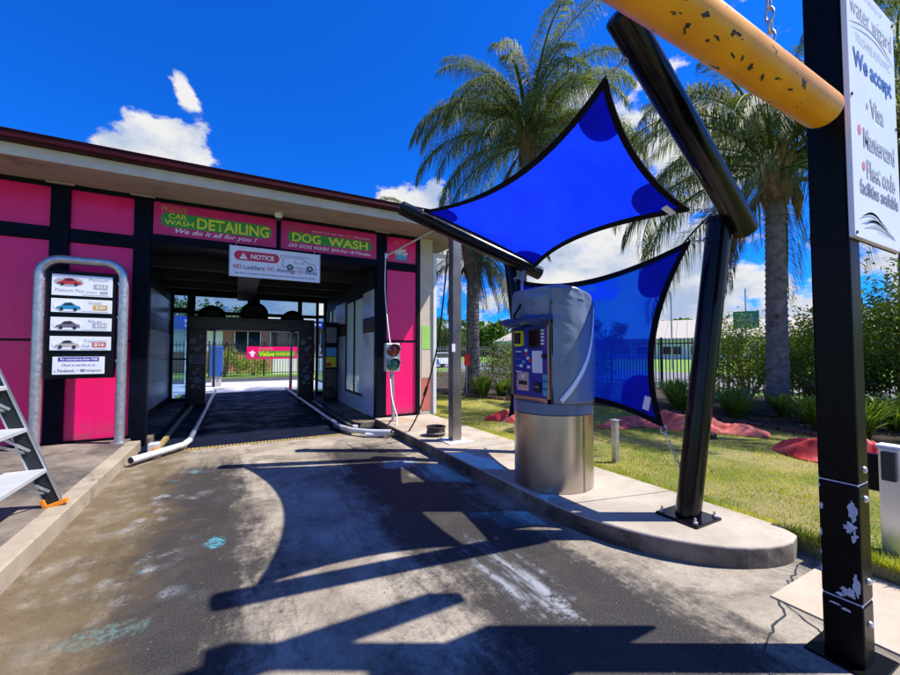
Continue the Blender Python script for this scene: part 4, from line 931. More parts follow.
#STRIPE
sa = [(-64, 1.93), (-67, 1.78), (-73, 1.60), (-82, 1.44), (-94, 1.30), (-108, 1.16), (-123, 1.03)]
mb = MB(); vs = []
N_ = 30
def ip(arr, q):
    f_ = q*(len(arr)-1); i = min(int(f_), len(arr)-2); f_ -= i; return [arr[i][k]*(1-f_)+arr[i+1][k]*f_ for k in (0, 1)]
for i in range(N_+1):
    a, z_ = ip(sa, i/N_); wv = .035+.0*i
    for s_ in (-1, 1): vs.append(on_skin(RAD(a+s_*2.0), z_-s_*.018))
mb._add(vs, [(2*i, 2*i+1, 2*i+3, 2*i+2) for i in range(N_)]); mb.build('white_stripe', M_pwhite, t_, solid=.002)
mb = MB(); mb.tube([on_skin(RAD(-133), z_, .02+.004*math.sin(z_*9)) for z_ in [1.01+.09*q for q in range(12)]], .006, 6); mb.build('cover_hem', M_webbing, t_)
MB().beam((KX-CH-.012, KY-.30, 1.0), (KX-CH-.012, KY-.30, 2.1), .02, .03).build('edge_piping', M_webbing, t_, smooth=False)
MB().tube([(KX-CH-.0, KY+.12, 2.14), (KX-CH-.0, KY+.12, 2.30), (KX-CH+.03, KY+.12, 2.36)], .014, 8).build('whip', M_railin, t_)
# ------------------------------------------------------------------ sail supports
def support(base, ptop, b0, b1, r, rb, label, pads):
    t_ = thing('sail_support', base, label, 'support post', 'leaning black supports of the shade sails')
    base, ptop, b0, b1 = map(Vector, (base, ptop, b0, b1)); d = (ptop-base).normalized()
    MB().tube([base+Vector((0, 0, .02)), ptop], r, 28).build('post', M_blackpipe, t_)
    MB().tube([b0, b1], rb, 32).build('beam', M_blackpipe, t_)
    bd = (b1-b0).normalized()
    for e, s_ in ((b0, -1), (b1, 1)): MB().tube([e+bd*s_*.0005, e+bd*s_*.012, e+bd*s_*.022, e+bd*s_*.028], [rb*.97, rb*.88, rb*.6, rb*.15], 28).build('end_cap', M_blackpipe, t_)
    MB().tube([ptop-d*.012, ptop+d*.02], r*1.12, 24).build('weld_collar', M_blackpipe, t_)
    MB().box((base.x-.17, base.y-.17, base.z+.0), (base.x+.17, base.y+.17, base.z+.022)).build('base_plate', M_blackpipe, t_, bevel=.004, smooth=False)
    for a in (-.135, .135):
        for b_ in (-.135, .135):
            MB().lathe((base.x+a, base.y+b_, base.z+.022), [(.019, 0), (.019, .016), (.014, .018), (.009, .018), (.009, .045)], 6).build('bolt', M_galv, t_)
    return t_
PA = support((3.27, 1.93, .15), (3.56, 1.78, 2.60), (2.09, 1.59, 3.63), (3.70, 1.66, 2.52), .093, .098, 'thick leaning black support beside the right end of the kiosk island', 1)
PB2 = support((3.50, 4.14, .15), (3.44, 4.50, 2.76), (1.90, 4.84, 3.42), (3.80, 4.28, 2.62), .085, .092, 'leaning black support standing behind the payment kiosk', 1)

def concave(a, b_, c_, sag):   # edge from a to b pulled towards centre c
    a, b_, c_ = Vector(a), Vector(b_), Vector(c_); m_ = (a+b_)/2; L = (b_-a).length; q = (c_-m_).normalized()*L*sag
    return lambda t0: a.lerp(b_, t0)+q*(4*t0*(1-t0))
def sail(cs, sags, label, mfab, hooks, belly=0.0, patch=.34, tagat=None):
    cs = [Vector(c_) for c_ in cs]; ctr = sum(cs, Vector())/4
    t_ = thing('shade_sail', cs[0], label, 'shade sail', 'blue shade sails over the kiosk')
    E = [concave(cs[i], cs[(i+1) % 4], ctr, sags[i]) for i in range(4)]
    nrm_ = (cs[2]-cs[0]).cross(cs[3]-cs[1]).normalized()
    def S(u, v):   # coons patch: bottom E0 (c0-c1), right E1 (c1-c2), top reversed E2 (c3-c2), left reversed E3 (c0-c3)
        Pb, Pt, Pl, Pr = E[0](u), E[2](1-u), E[3](1-v), E[1](v)
        L1 = Pb*(1-v)+Pt*v; L2 = Pl*(1-u)+Pr*u
        bl = cs[0]*(1-u)*(1-v)+cs[1]*u*(1-v)+cs[3]*(1-u)*v+cs[2]*u*v
        wr = mnoise.noise(Vector((u*3, v*3, 1.3)))*.022*math.sin(math.pi*u)*math.sin(math.pi*v)
        return L1+L2-bl+nrm_*(belly*16*u*(1-u)*v*(1-v)/16+wr)
    MB().grid(S, 40, 40).build('fabric', mfab, t_, angle=180)
    # webbing along each edge
    for (f_, g_) in ((lambda q: S(q, 0), lambda q: S(q, .03)), (lambda q: S(1, q), lambda q: S(.97, q)), (lambda q: S(1-q, 1), lambda q: S(1-q, .97)), (lambda q: S(0, 1-q), lambda q: S(.03, 1-q))):
        mb = MB(); vs = []; wd_ = .045
        for k in range(41):
            a = f_(k/40); b_ = g_(k/40); d_ = (b_-a); d_ = d_.normalized() if d_.length > 1e-6 else ctr-a
            vs += [a-d_*.012-nrm_*.006, a+d_*wd_-nrm_*.006, a+d_*wd_+nrm_*.006, a-d_*.012+nrm_*.006]
        fs = []
        for k in range(40):
            for q in range(4): fs.append((k*4+q, k*4+(q+1) % 4, k*4+4+(q+1) % 4, k*4+4+q))
        fs += [(3, 2, 1, 0), (160, 161, 162, 163)]
        mb._add(vs, fs); mb.build('webbing', M_webbing, t_, smooth=False)
    # doubled corner patches with a rounded inner edge
    for ci, (cu, cv) in enumerate(((0, 0), (1, 0), (1, 1), (0, 1))):
        L = (cs[(ci+1) % 4]-cs[ci]).length; L2 = (cs[ci-1]-cs[ci]).length; mb = MB(); vs = []
        lu = (L if cu == 0 and cv == 0 or ci == 2 else L2); lv = (L2 if lu == L else L)
        n1_, n2_ = 8, 14
        for side in (1, -1):
            for i in range(n1_+1):
                for k in range(n2_+1):
                    a = math.pi/2*k/n2_; rr = patch*i/n1_*(1.0+.12*math.sin(2*a))
                    du, dv = rr*math.cos(a)/(L if ci in (0, 2) else L2), rr*math.sin(a)/(L2 if ci in (0, 2) else L)
                    u_ = du if cu == 0 else 1-du; v_ = dv if cv == 0 else 1-dv
                    vs.append(S(min(1, max(0, u_)), min(1, max(0, v_)))+nrm_*side*.004)
        st_ = (n1_+1)*(n2_+1); fs = []
        for s_ in range(2):
            for i in range(n1_):
                for k in range(n2_): q = s_*st_+i*(n2_+1)+k; fs.append((q, q+1, q+n2_+2, q+n2_+1))
        mb._add(vs[:st_*1], fs[:n1_*n2_]); mb.build('corner_patch', M_patch, t_, angle=180)
    # ring and shackle chain at each corner
    for c_, h_ in zip(cs, hooks):
        d_ = (Vector(h_)-c_); L = d_.length; d_.normalize(); a_ = d_.cross(Vector((0, 0, 1))).normalized(); b_ = d_.cross(a_)
        ctr_ = c_+d_*.03
        mb = MB(); mb.tube([ctr_+(d_*math.cos(2*math.pi*k/16)+b_*math.sin(2*math.pi*k/16))*.030 for k in range(16)], .005, 8, closed=True); mb.build('corner_ring', M_galv, t_)
        if L > .10: chain(c_+d_*.055, h_, t_, .017, .0045)
        e_ = Vector(h_); mb = MB(); mb.tube([e_+(d_*math.cos(2*math.pi*k/14)+b_*math.sin(2*math.pi*k/14))*.022 for k in range(14)], .006, 8, closed=True); mb.build('eye_bolt', M_galv, t_)
    return t_, S, nrm_
US, S1, nr1 = sail([(2.14, 4.66, 3.36), (3.66, 4.20, 2.70), (3.15, 1.80, 2.63), (2.13, 1.74, 3.33)], (.035, .07, .10, .09),
     'upper blue shade sail stretched above the lane over the payment kiosk', M_sail, [(2.10, 4.75, 3.36), (3.70, 4.27, 2.68), (3.42, 1.76, 2.66), (2.22, 1.66, 3.42)], .05, .36)
LS, S2, nr2 = sail([(3.30, 4.36, .62), (3.14, 2.05, .88), (3.23, 1.84, 2.40), (3.40, 4.30, 2.50)], (.10, .13, .075, .05),
     'upright blue shade sail hung behind the payment kiosk', M_sail2, [(3.30, 4.52, .50), (3.34, 1.98, .42), (3.46, 1.84, 2.44), (3.42, 4.44, 2.56)], .0, .40)
for S_, nr_, uv, par_, up in ((S1, nr1, (.965, .95), US, 1), (S2, nr2, (.955, .10), LS, 1)):
    c_ = S_(*uv); du = (S_(uv[0]-.05, uv[1])-c_).normalized(); dv = nr_.cross(du).normalized()
    mb = MB(); s1_, s2_ = (.05, .03) if par_ is US else (.03, .06)
    for sg in (1,): mb._add([c_+du*a+dv*b_+nr_*o_ for o_ in (-.012, .012) for a, b_ in ((-s1_, -s2_), (s1_, -s2_), (s1_, s2_), (-s1_, s2_))], [(0, 1, 2, 3), (7, 6, 5, 4), (0, 4, 5, 1), (1, 5, 6, 2), (2, 6, 7, 3), (3, 7, 4, 0)])
    mb.build('maker_tag', M_pwhite, par_, smooth=False)
# steel stub behind the sail
t_ = thing('steel_stub', (4.3, 3.45, LZ), 'short grey steel stub standing in the grass under the upright sail', 'stub')
MB().box((4.25, 3.40, LZ-.05), (4.32, 3.47, .62)).build('stub_post', M_galv, t_, bevel=.004, smooth=False); MB().box((4.24, 3.39, .621), (4.33, 3.48, .63)).build('cap', M_galv, t_, smooth=False)

# ------------------------------------------------------------------ near post, height bar and board
t_ = thing('sign_post', (2.68, .80, 0), 'big black square post with chipped paint carrying the payment board', 'post')
px0, px1, py0, py1 = 2.60, 2.735, .725, .875
for z0, z1 in ((.014, .30), (.306, .86), (.866, 4.55)): MB().box((px0, py0, z0), (px1, py1, z1)).build('post_section', M_postB, t_, bevel=.010, smooth=False)
for zz in (.303, .863): MB().box((px0+.004, py0+.004, zz-.003), (px1-.004, py1-.004, zz+.003)).build('splice_gap', M_whitechip, t_, smooth=False)
MB().box((px0-.05, py0-.06, .0), (px1+.08, py1+.06, .013)).build('base_plate', M_postB, t_, bevel=.003, smooth=False)
def bolt(p, d, r, par, m=M_galv, nm='bolt'):
    p, d = Vector(p), Vector(d); MB().tube([p, p+d*.004, p+d*.010], [r, r*.95, r*.6], 12).build(nm, m, par)
for zz in (.20, .40, .79, .93):
    bolt(((px0+px1)/2+.01, py0, zz), (0, -1, 0), .017, t_)
for zz, yy in ((.92, .80), (.98, .76), (.97, .85), (.89, .86), (.24, .78)): bolt((px0, yy, zz), (-1, 0, 0), .007, t_, M_black, 'rivet')
# flaked-off paint showing white undercoat, on the lane face
pf = Plane((px0-.0005, py1, 0), (0, -1, 0), (0, 0, 1), (-1, 0, 0))
def chip(cx, cz, rx, rz, seed):
    r_ = random.Random(seed); n_ = 22; pts = []
    for k in range(n_):
        a = 2*math.pi*k/n_; q = .55+.6*r_.random(); pts.append((min(.147, max(.003, cx+rx*q*math.cos(a))), cz+rz*q*math.sin(a)))
    pf.poly('paint_chip', pts, M_whitechip, t_, 0, .0008)
for i, (cx, cz, rx, rz) in enumerate(((.125, .74, .018, .05), (.115, .655, .026, .032), (.128, .62, .014, .03), (.010, .73, .010, .018), (.008, .60, .005, .02), (.10, .345, .03, .025), (.13, .39, .014, .06), (.07, .325, .02, .01), (.05, .27, .025, .006), (.09, .26, .02, .008), (.004, .42, .003, .02), (.005, .5, .003, .012), (.006, .83, .004, .012))): chip(cx, cz, rx, rz, i)
# cross arm far overhead carries the chains of the height bar
t2 = thing('overhead_arm', (0, .82, 4.4), 'black overhead arm above the lane from which the yellow bar hangs', 'arm')
MB().box((-2.45, .765, 3.94), (2.598, .865, 4.24)).build('arm', M_postB, t2, bevel=.008, smooth=False)
MB().box((2.737, .765, 3.94), (3.62, .865, 4.24)).build('arm_end', M_postB, t2, bevel=.008, smooth=False)  # unseen end added past the post to cast a shadow band on the lane
t3 = thing('arm_post', (-2.5, .8, .15), 'black post on the left pavement that carries the overhead arm', 'post')
MB().box((-2.60, .74, .15), (-2.452, .89, 4.55)).build('shaft', M_postB, t3, bevel=.008, smooth=False); MB().box((-2.7, .64, .15), (-2.35, .99, .163)).build('base_plate', M_postB, t3, smooth=False)
tb = thing('clearance_bar', (2.4, .76, 2.6), 'scuffed yellow clearance bar hanging on chains across the lane', 'bar')
BZ, BYY, BR = 2.665, .765, .081
MB().tube([(-1.9, BYY, BZ), (2.445, BYY, BZ), (2.462, BYY, BZ), (2.470, BYY, BZ)], [BR, BR, BR*.985, BR*.90], 48).build('pipe', M_bar, tb, angle=60)
r_ = random.Random(5)
for i in range(13):   # dark scuffs gouged through the paint
    xx = r_.uniform(1.15, 2.05); a = RAD(r_.uniform(200, 262)); n_ = 12; vs = []; sx_, sa_ = r_.uniform(.006, .022), r_.uniform(.04, .17); ph = r_.uniform(-.8, .8)
    for k in range(n_):
        q = 2*math.pi*k/n_; m_ = .5+.6*r_.random(); du = sx_*m_*math.cos(q)+ph*.02*math.sin(q); aa = a+sa_*m_*math.sin(q)
        vs.append((xx+du, BYY+math.cos(aa)*(BR+.0008), BZ+math.sin(aa)*(BR+.0008)))
    mb = MB(); mb._add(vs, [tuple(range(n_))]); mb.build('scuff', M_rubber, tb, smooth=False)
for xx in (-1.2, 1.97):
    bolt((xx, BYY, BZ+BR-.004), (0, 0, 1), .016, tb, nm='eye_nut')
    chain((xx, BYY, BZ+BR+.01), (xx, BYY+.03, 3.94), tb, .020, .0055)
t_ = thing('payment_board', (2.95, .71, 2.05), 'white board reading We accept Visa Mastercard on the near black post', 'sign')
sx0, sx1, sz0, sz1 = 2.585, 3.27, 2.055, 3.385
MB().box((sx0, .700, sz0), (sx1, .722, sz1)).build('board', M_signw, t_, bevel=.002, smooth=False)
MB().box((sx0-.003, .7225, sz0-.006), (sx1+.003, .7245, sz1+.003)).build('backing', M_black, t_, smooth=False)
p = Plane((sx0, .699, sz0)); WW = sx1-sx0
p.text('water wizard', .04, 1.13, .60, .10, M_inkfade, t_); p.text('TOUCHFREE AUTOMATIC', .10, 1.0, .50, .045, M_inkfade, t_); p.text('THE WORLD OF', .2, 1.27, .3, .025, M_inkfade, t_)
def arc(pl, x0, x1, z0, amp, wd, m_, nm='swoosh'):
    top, bot = [], []
    for k in range(17):
        q = k/16; xx = x0+(x1-x0)*q; zc_ = z0+amp*math.sin(q*math.pi*1.15-.2); ww = wd*math.sin(math.pi*q)+.001; top.append((xx, zc_+ww/2)); bot.append((xx, zc_-ww/2))
    pl.poly(nm, bot+top[::-1], m_, t_)
arc(p, .02, .66, 1.08, .05, .010, M_inkfade); arc(p, .05, .66, 1.06, .035, .006, M_inkfade)
p.text('We accept', .055, .83, .56, .125, M_inkblue, t_, off=.03); p.text('Visa', .265, .655, .20, .10, M_inkfade, t_, off=.03)
p.text('Mastercard', .155, .47, .46, .105, M_inkfade, t_, off=.03); p.text('Fleet code', .185, .315, .42, .10, M_inkfade, t_, off=.03)
p.text('facilities available', .085, .225, .56, .075, M_inkgrey, t_, off=.02)
p.disc('faded_dot', .225, .70, .016, .016, M_inkfade, t_); p.disc('red_dot', .105, .545, .022, .026, M_redpale, t_); p.disc('red_dot', .145, .37, .02, .024, M_redpale, t_)
for q in range(3): arc(p, .06+.03*q, .46+.06*q, .10-.02*q, .04-.006*q, .022, M_inkfade)
for q in range(2): arc(p, .10+.03*q, .40+.06*q, .115-.035*q, .03, .012, M_inkblue)
p.text('TOUCHFREE AUTOMATIC', .30, .055, .26, .022, M_inkfade, t_)
for a, b_ in ((.02, .02), (WW-.02, .02), (.02, .70), (WW-.02, .70), (WW-.02, 1.30), (.02, 1.3)): p.disc('rivet', a, b_, .008, .008, M_ink, t_, 0, .004, 10)

# ------------------------------------------------------------------ step ladder
t_ = thing('step_ladder', (-1.6, 4.5, .15), 'black and white platform step ladder with orange feet on the left pavement', 'ladder')
YF, YN = 4.72, 3.55
FOOT = Vector((-1.37, 0, .15)); TOPV = Vector((-2.17, 0, 2.35)); dl = (TOPV-FOOT)
def rl(q, y_): v_ = FOOT+dl*q; return Vector((v_.x, y_, v_.z))
perp = Vector((dl.z, 0, -dl.x)).normalized()
for y_ in (YF, YN):
    s_ = -1 if y_ == YF else 1
    MB().beam(rl(.015, y_), rl(1, y_), .018, .105, (perp.x, 0, perp.z)).build('rail', M_ladder, t_, bevel=.002, smooth=False)
    for o_ in (-.0525, .0525): MB().beam(rl(.015, y_)+perp*o_, rl(1, y_)+perp*o_, .034, .012, (perp.x, 0, perp.z)).build('rail_flange', M_alu, t_, smooth=False)
    ft = MB(); ft.beam(rl(-.002, y_)+perp*-.075+Vector((0, 0, .02)), rl(-.002, y_)+perp*.085+Vector((0, 0, .018)), .05, .04); ft.build('foot', M_orange, t_, bevel=.006, smooth=False)
    MB().beam(rl(.012, y_)+perp*-.055+Vector((0, 0, .0)), rl(.04, y_)+perp*-.055, .052, .03).build('foot_boot', M_orange, t_, bevel=.004, smooth=False)
    rb = lambda q: Vector((-2.95+.68*q, y_, .15+2.2*q))
    MB().beam(rb(0), rb(1), .03, .05).build('rear_leg', M_alu, t_, smooth=False); MB().beam(rb(-.01), rb(.03), .04, .06).build('foot', M_orange, t_, smooth=False)
    MB().beam(rl(.30, y_)+Vector((0, s_*.02, 0)), rb(.32)+Vector((0, s_*.02, 0)), .012, .025).build('spreader', M_alu, t_, smooth=False)
for q in (.145, .31, .475, .64, .805):
    c_ = rl(q, 0); MB().box((c_.x-.20, YN+.012, c_.z-.018), (c_.x+.055, YF-.012, c_.z+.018)).build('tread', M_treadgrey, t_, bevel=.004, smooth=False)
    MB().beam((c_.x-.14, YF-.03, c_.z-.02), rl(q-.085, YF-.03)+perp*.02, .014, .02).build('brace', M_alu, t_, smooth=False)
    MB().beam((c_.x-.10, YF-.35, c_.z-.02), rl(q-.085, YF-.02)+perp*-.02, .014, .02).build('brace', M_alu, t_, smooth=False)
MB().box((-2.45, YN-.02, 2.33), (-2.1, YF+.02, 2.37)).build('top_platform', M_ladder, t_, bevel=.006, smooth=False)

# ------------------------------------------------------------------ low rail at the right edge
t_ = thing('low_barrier', (4.1, 1.0, LZ), 'grey steel stub post with a dark board behind the near black post', 'barrier')
MB().box((4.03, .91, LZ-.08), (4.14, 1.02, .82)).build('steel_upright', M_alu, t_, bevel=.006, smooth=False)
MB().box((4.02, .90, .822), (4.15, 1.03, .84)).build('cap', M_whitechip, t_, smooth=False)
MB().box((4.06, 1.022, .50), (4.11, 1.34, .76)).build('dark_board', M_postB, t_, bevel=.004, smooth=False)
MB().box((4.00, .93, .60), (4.028, 1.0, .80)).build('latch_box', M_ladder, t_, bevel=.004, smooth=False)

# ------------------------------------------------------------------ red tarps and small things on the lawn
def tarp(pts, wd, ht, m_, label, seed, folds=1.0):
    t_ = thing('tarpaulin', (pts[0][0], pts[0][1], LZ), label, 'tarp', 'red tarps lying on the lawn'); r_ = random.Random(seed)
    line = sagline([(a, b_, LZ) for a, b_ in pts], 10); N = len(line)-1
    def S(u, v):
        i = min(int(u*N), N-1); f_ = u*N-i; c_ = line[i].lerp(line[i+1], f_); d_ = (line[i+1]-line[i]).normalized(); s_ = Vector((-d_.y, d_.x, 0))
        env = math.sin(math.pi*min(1, max(0, u)))**.45; a = (v*2-1)
        ww = wd*(.8+.35*mnoise.noise(Vector((u*5, seed, a*.6)))); hh = ht*env*(1-abs(a)**2.2)*(.75+.7*mnoise.noise(Vector((u*4+seed, 2, 0))))
        q = c_+s_*a*ww/2*(.5+.5*env)
        n_ = 1.2*mnoise.noise(Vector((q.x*3.2, q.y*3.2, seed)))+1.0*(1-2.2*abs(mnoise.noise(Vector((q.x*3.4+seed, q.y*2, 1)))))+.18*(1-3*abs(mnoise.noise(Vector((q.x*11, q.y*9+seed, 4)))))
        n_ += 1.1*(.5-abs(math.sin(q.x*6.5+q.y*4.2+3.5*mnoise.noise(Vector((q.x*1.7, q.y*1.7, seed))))))
        q.z += max(.012, hh+n_*.075*folds*env*(1-a*a)**.6+.012); return q
    MB().grid(S, 120, 50).build('cloth', m_, t_, angle=60); return t_
tarp([(6.55, 5.35), (6.95, 4.75), (7.35, 4.2), (7.7, 3.75), (7.9, 3.25)], .80, .20, M_tarp, 'long faded red tarp bundled on the lawn behind the leaning support', 3)
tarp([(7.15, 2.75), (7.0, 2.3), (7.1, 1.8), (7.3, 1.2), (7.5, .6)], 1.0, .22, M_tarp2, 'bright red tarp heaped beside the shrubs at the right', 9, 1.4)
tarp([(4.6, 6.9), (4.85, 6.6), (5.05, 6.2)], .4, .16, M_tarp2, 'small red tarp corner on the grass left of the kiosk', 5)
tarp([(5.9, 5.2), (6.2, 4.95), (6.5, 4.9)], .3, .08, M_tarp, 'small flat red rag beside the long tarp', 8)
t_ = tag(MB().box((6.72, 3.55, LZ-.01), (6.88, 4.0, LZ+.10)).build('black_block', M_rubber, bevel=.03), 'black rubber wheel block lying in front of the faded red tarp', 'block')
t_ = thing('red_sign', (6.9, 10.6, LZ), 'small red box on a thin stake in the garden behind the square post', 'sign')
MB().tube([(6.55, 10.9, LZ), (6.55, 10.9, 1.1)], .02, 8).build('stake', M_galv, t_); MB().box((6.46, 10.86, 1.06), (6.66, 10.895, 1.42)).build('red_plate', M_redp, t_, bevel=.004, smooth=False)

# ------------------------------------------------------------------ fences
def fence(P0, P1, h, gap, label, wide=.022, z0=0.0, m_=None, maxn=260, post_every=2.4):
    m_ = m_ or M_fence
    t_ = thing('picket_fence', (P0[0], P0[1], z0), label, 'fence'); a, b_ = Vector((P0[0], P0[1], z0)), Vector((P1[0], P1[1], z0)); L = (b_-a).length; d_ = (b_-a).normalized(); an = math.atan2(d_.y, d_.x)
    mb = MB(); wv = wide/2; mb._add([(-wv, -wv, 0), (wv, -wv, 0), (wv, wv, 0), (-wv, wv, 0), (-wv, -wv, h-.05), (wv, -wv, h-.05), (wv, wv, h-.05), (-wv, wv, h-.05), (0, 0, h)], [(3, 2, 1, 0), (0, 1, 5, 4), (1, 2, 6, 5), (2, 3, 7, 6), (3, 0, 4, 7), (4, 5, 8), (5, 6, 8), (6, 7, 8), (7, 4, 8)])
    q = mb.build('picket', m_, None, smooth=False); me = q.data; bpy.data.objects.remove(q)
    for i in range(min(maxn, int(L/gap))): piece('picket', me, t_, a+d_*(i+.5)*gap, (0, 0, an))
    for zz in (.25, h-.22): MB().beam(a+Vector((0, 0, zz)), b_+Vector((0, 0, zz)), .03, .045).build('rail', m_, t_, smooth=False)
    n_ = int(L/post_every)
    for i in range(n_+1): c_ = a+d_*(L*i/max(1, n_)); MB().box((c_.x-.035, c_.y-.035, z0), (c_.x+.035, c_.y+.035, z0+h+.03)).build('fence_post', m_, t_, smooth=False)
    return t_
M_fgrey = mat('pale_galvanised_fence', (.34, .35, .36), .5, metal=.3, var=.15)
fence((14.9, -3.5), (14.75, 4.8), 2.0, .15, 'black picket fence behind the right-hand shrubs', .03)
fence((14.75, 4.8), (15.3, 22.0), 2.05, .15, 'black picket fence between lawn and the grey road', .03)
fence((15.3, 22.0), (4.4, 24.5), 1.9, .17, 'grey picket fence across the end of the garden', .03, m_=M_fgrey)
bf = fence((-4.2, 26.2), (7.2, 26.2), 2.1, .155, 'black picket fence seen through the wash bay', .03)
t_ = thing('fence_banner', (1.4, 26.1, 1.2), 'pink banner with yellow lettering tied on the fence behind the bay', 'banner')
MB().box((.55, 26.13, 1.08), (3.35, 26.15, 1.82)).build('sheet', M_pink, t_, smooth=False); p = Plane((.55, 26.129, 1.08))
p.pill('green_strip', .58, .12, 2.7, .48, .12, M_green, t_, 0, .006); p.text('Value', .66, .16, .85, .29, M_yel, t_, t=.007, off=.03, shear=.2); p.text('WASHING', 1.56, .18, 1.05, .22, M_yel, t_, t=.007, off=.02); p.text('WIZARD', .62, .54, .8, .12, M_gold, t_, t=.004)
p.disc('white_figure', .30, .30, .10, .20, M_pwhite, t_, 0, .006, 14); p.rect('figure_arm', .12, .33, .46, .40, M_pwhite, t_, 0, .005)

# ------------------------------------------------------------------ behind the bay
struct(MB().box((-30, 26.0, -.25), (13.5, 60, .02)).build('verge', M_far, smooth=False))
t_ = thing('salmon_building', (2, 34, 0), 'salmon rendered building with blue signboard beyond the fence behind the bay', 'building')
def bp(nm, lo, hi, m_): return MB().box(lo, hi).build(nm, m_, t_, smooth=False)
bp('wall', (-6.0, 33.0, 0), (9, 42, 3.35), M_salmon); bp('roof_band', (-6.4, 32.4, 3.351), (9.4, 42.4, 3.95), M_roofb); bp('awning', (-6.4, 31.6, 3.2), (.2, 32.398, 3.32), M_white)
for x0, x1, m_ in ((-4.6, -3.2, M_pwhite), (-2.2, -.9, M_pwhite), (-.1, 1.6, M_chrome), (2.3, 5.2, M_chrome), (6.0, 8.2, M_chrome)):
    wn = bp('window', (x0, 32.93, 1.5), (x1, 32.998, 3.0), m_)
    for a in (x0-.04, (x0+x1)/2-.03, x1-.02): MB().box((a, 32.9, 1.5), (a+.06, 32.929, 3.0)).build('frame', M_white, wn, smooth=False)
p = Plane((-6.4, 32.39, 3.351)); xq = 2.2
while xq < 13: l_ = rnd.uniform(.35, .8); p.rect('faded_letter_block', xq, .22, xq+l_, .38, M_pwhite, t_); xq += l_+.16
t_ = thing('white_wall', (3.5, 29, 0), 'low white wall in front of the salmon building', 'wall'); MB().box((2.2, 29, 0), (8.5, 29.25, 1.25)).build('wall', M_white, t_, smooth=False); MB().box((2.15, 28.96, 1.251), (8.55, 29.29, 1.31)).build('coping', M_white, t_, smooth=False)
t_ = thing('vacuum_station', (-.8, 20, 0), 'blue vacuum unit with white post in the yard behind the bay', 'vacuum unit')
MB().box((-1.0, 19.8, .42), (-.5, 20.2, 1.75)).build('blue_cabinet', M_carblue, t_, bevel=.04, smooth=False); MB().box((-.92, 19.85, 0), (-.55, 20.15, .419)).build('grey_base', M_yard, t_, smooth=False)
MB().tube([(-1.2, 19.9, 0), (-1.2, 19.9, 2.7)], .05, 10).build('white_post', M_white, t_); MB().tube(sagline([(-.5, 19.9, 1.6), (-.3, 19.8, 1.9), (-.35, 19.8, .9), (-.55, 19.78, .5)]), .035, 8).build('hose', M_rubber, t_)
t_ = thing('display_stand', (-1.9, 22, 0), 'white and blue display stand at the left of the yard behind the bay', 'stand')
MB().box((-2.1, 22, 0), (-1.55, 22.2, 2.5)).build('stand_body', M_pwhite, t_, bevel=.02, smooth=False); p = Plane((-2.1, 21.998, 0))
for z0, z1, m_ in ((2.0, 2.3, M_carblue), (1.3, 1.6, M_pblue), (.9, 1.05, M_redp), (.3, .6, M_inkgrey)): p.rect('print_panel', .04, z0, .5, z1, m_, t_)
t_ = thing('red_bollard', (1.9, 16.9, 0), 'red bollard beside the exit of the wash bay', 'bollard')
MB().tube([(1.93, 16.85, 0), (1.93, 16.85, 1.25), (1.93, 16.85, 1.30)], [.055, .055, .03], 16).build('tube', M_redp, t_); MB().lathe((1.93, 16.85, 0), [(.1, 0), (.1, .02), (.06, .022)], 16).build('base', M_darksteel, t_)
for i, (x_, y_, lb) in enumerate(((-3.4, 20.5, 'blue awning post far left of the yard'),)):
    t_ = thing('blue_canopy', (x_, y_, 0), 'blue flat canopy on a post in the yard seen through the left glazing', 'canopy')
    MB().box((-4.8, 20, 2.45), (-1.95, 24, 2.9)).build('canopy_roof', M_carblue, t_, smooth=False); MB().box((-2.9, 21, 0), (-2.75, 21.15, 2.449)).build('post', M_white, t_, smooth=False)

# ------------------------------------------------------------------ far side of the grey road
t_ = thing('warehouse', (90, 50, 0), 'long low cream warehouse far beyond the road', 'building')
wd_ = Vector((.50, -.866, 0)); wn_ = Vector((-.866, -.5, 0)); wo_ = Vector((60, 84, 0))   # wall line direction and the face towards us
def wbox(nm, s0, s1, d0, d1, z0, z1, m_, par=None):
    vs = [wo_+wd_*a-wn_*b_+Vector((0, 0, c_)) for c_ in (z0, z1) for a, b_ in ((s0, d0), (s1, d0), (s1, d1), (s0, d1))]
    mb = MB(); mb._add(vs, [(3, 2, 1, 0), (4, 5, 6, 7), (0, 1, 5, 4), (1, 2, 6, 5), (2, 3, 7, 6), (3, 0, 4, 7)]); return mb.build(nm, m_, par or t_, smooth=False)
wbox('wall', 0, 75, 0, 30, 0, 4.2, M_white); vs_ = [wo_+wd_*a-wn_*b_+Vector((0, 0, c_)) for a, b_, c_ in ((-.6, -1, 4.25), (76, -1, 4.25), (76, 22, 9.6), (-.6, 22, 9.6), (-.6, 22, 4.25), (76, 22, 4.25))]
mb = MB(); mb._add(vs_, [(0, 1, 2, 3), (3, 2, 5, 4), (0, 3, 4), (1, 5, 2), (0, 4, 5, 1)]); mb.build('roof', M_whouse, t_, smooth=False)
for i in range(38): mb = MB(); a_ = wo_+wd_*(i*2+.5)-wn_*-1+Vector((0, 0, 4.30)); b_ = wo_+wd_*(i*2+.5)-wn_*22+Vector((0, 0, 9.65)); mb.beam(a_, b_, .12, .12); mb.build('roof_rib', M_whouse, t_, smooth=False)
wbox('gutter', -.8, 76.2, -1.2, -1.001, 3.95, 4.3, M_galv)
for i in range(14):
    w_ = wbox('window', 3+i*5, 6.4+i*5, -.05, -.001, 1.0, 2.6, M_chrome); wbox('frame', 4.6+i*5, 4.8+i*5, -.12, -.051, 1.0, 2.6, M_white, w_)
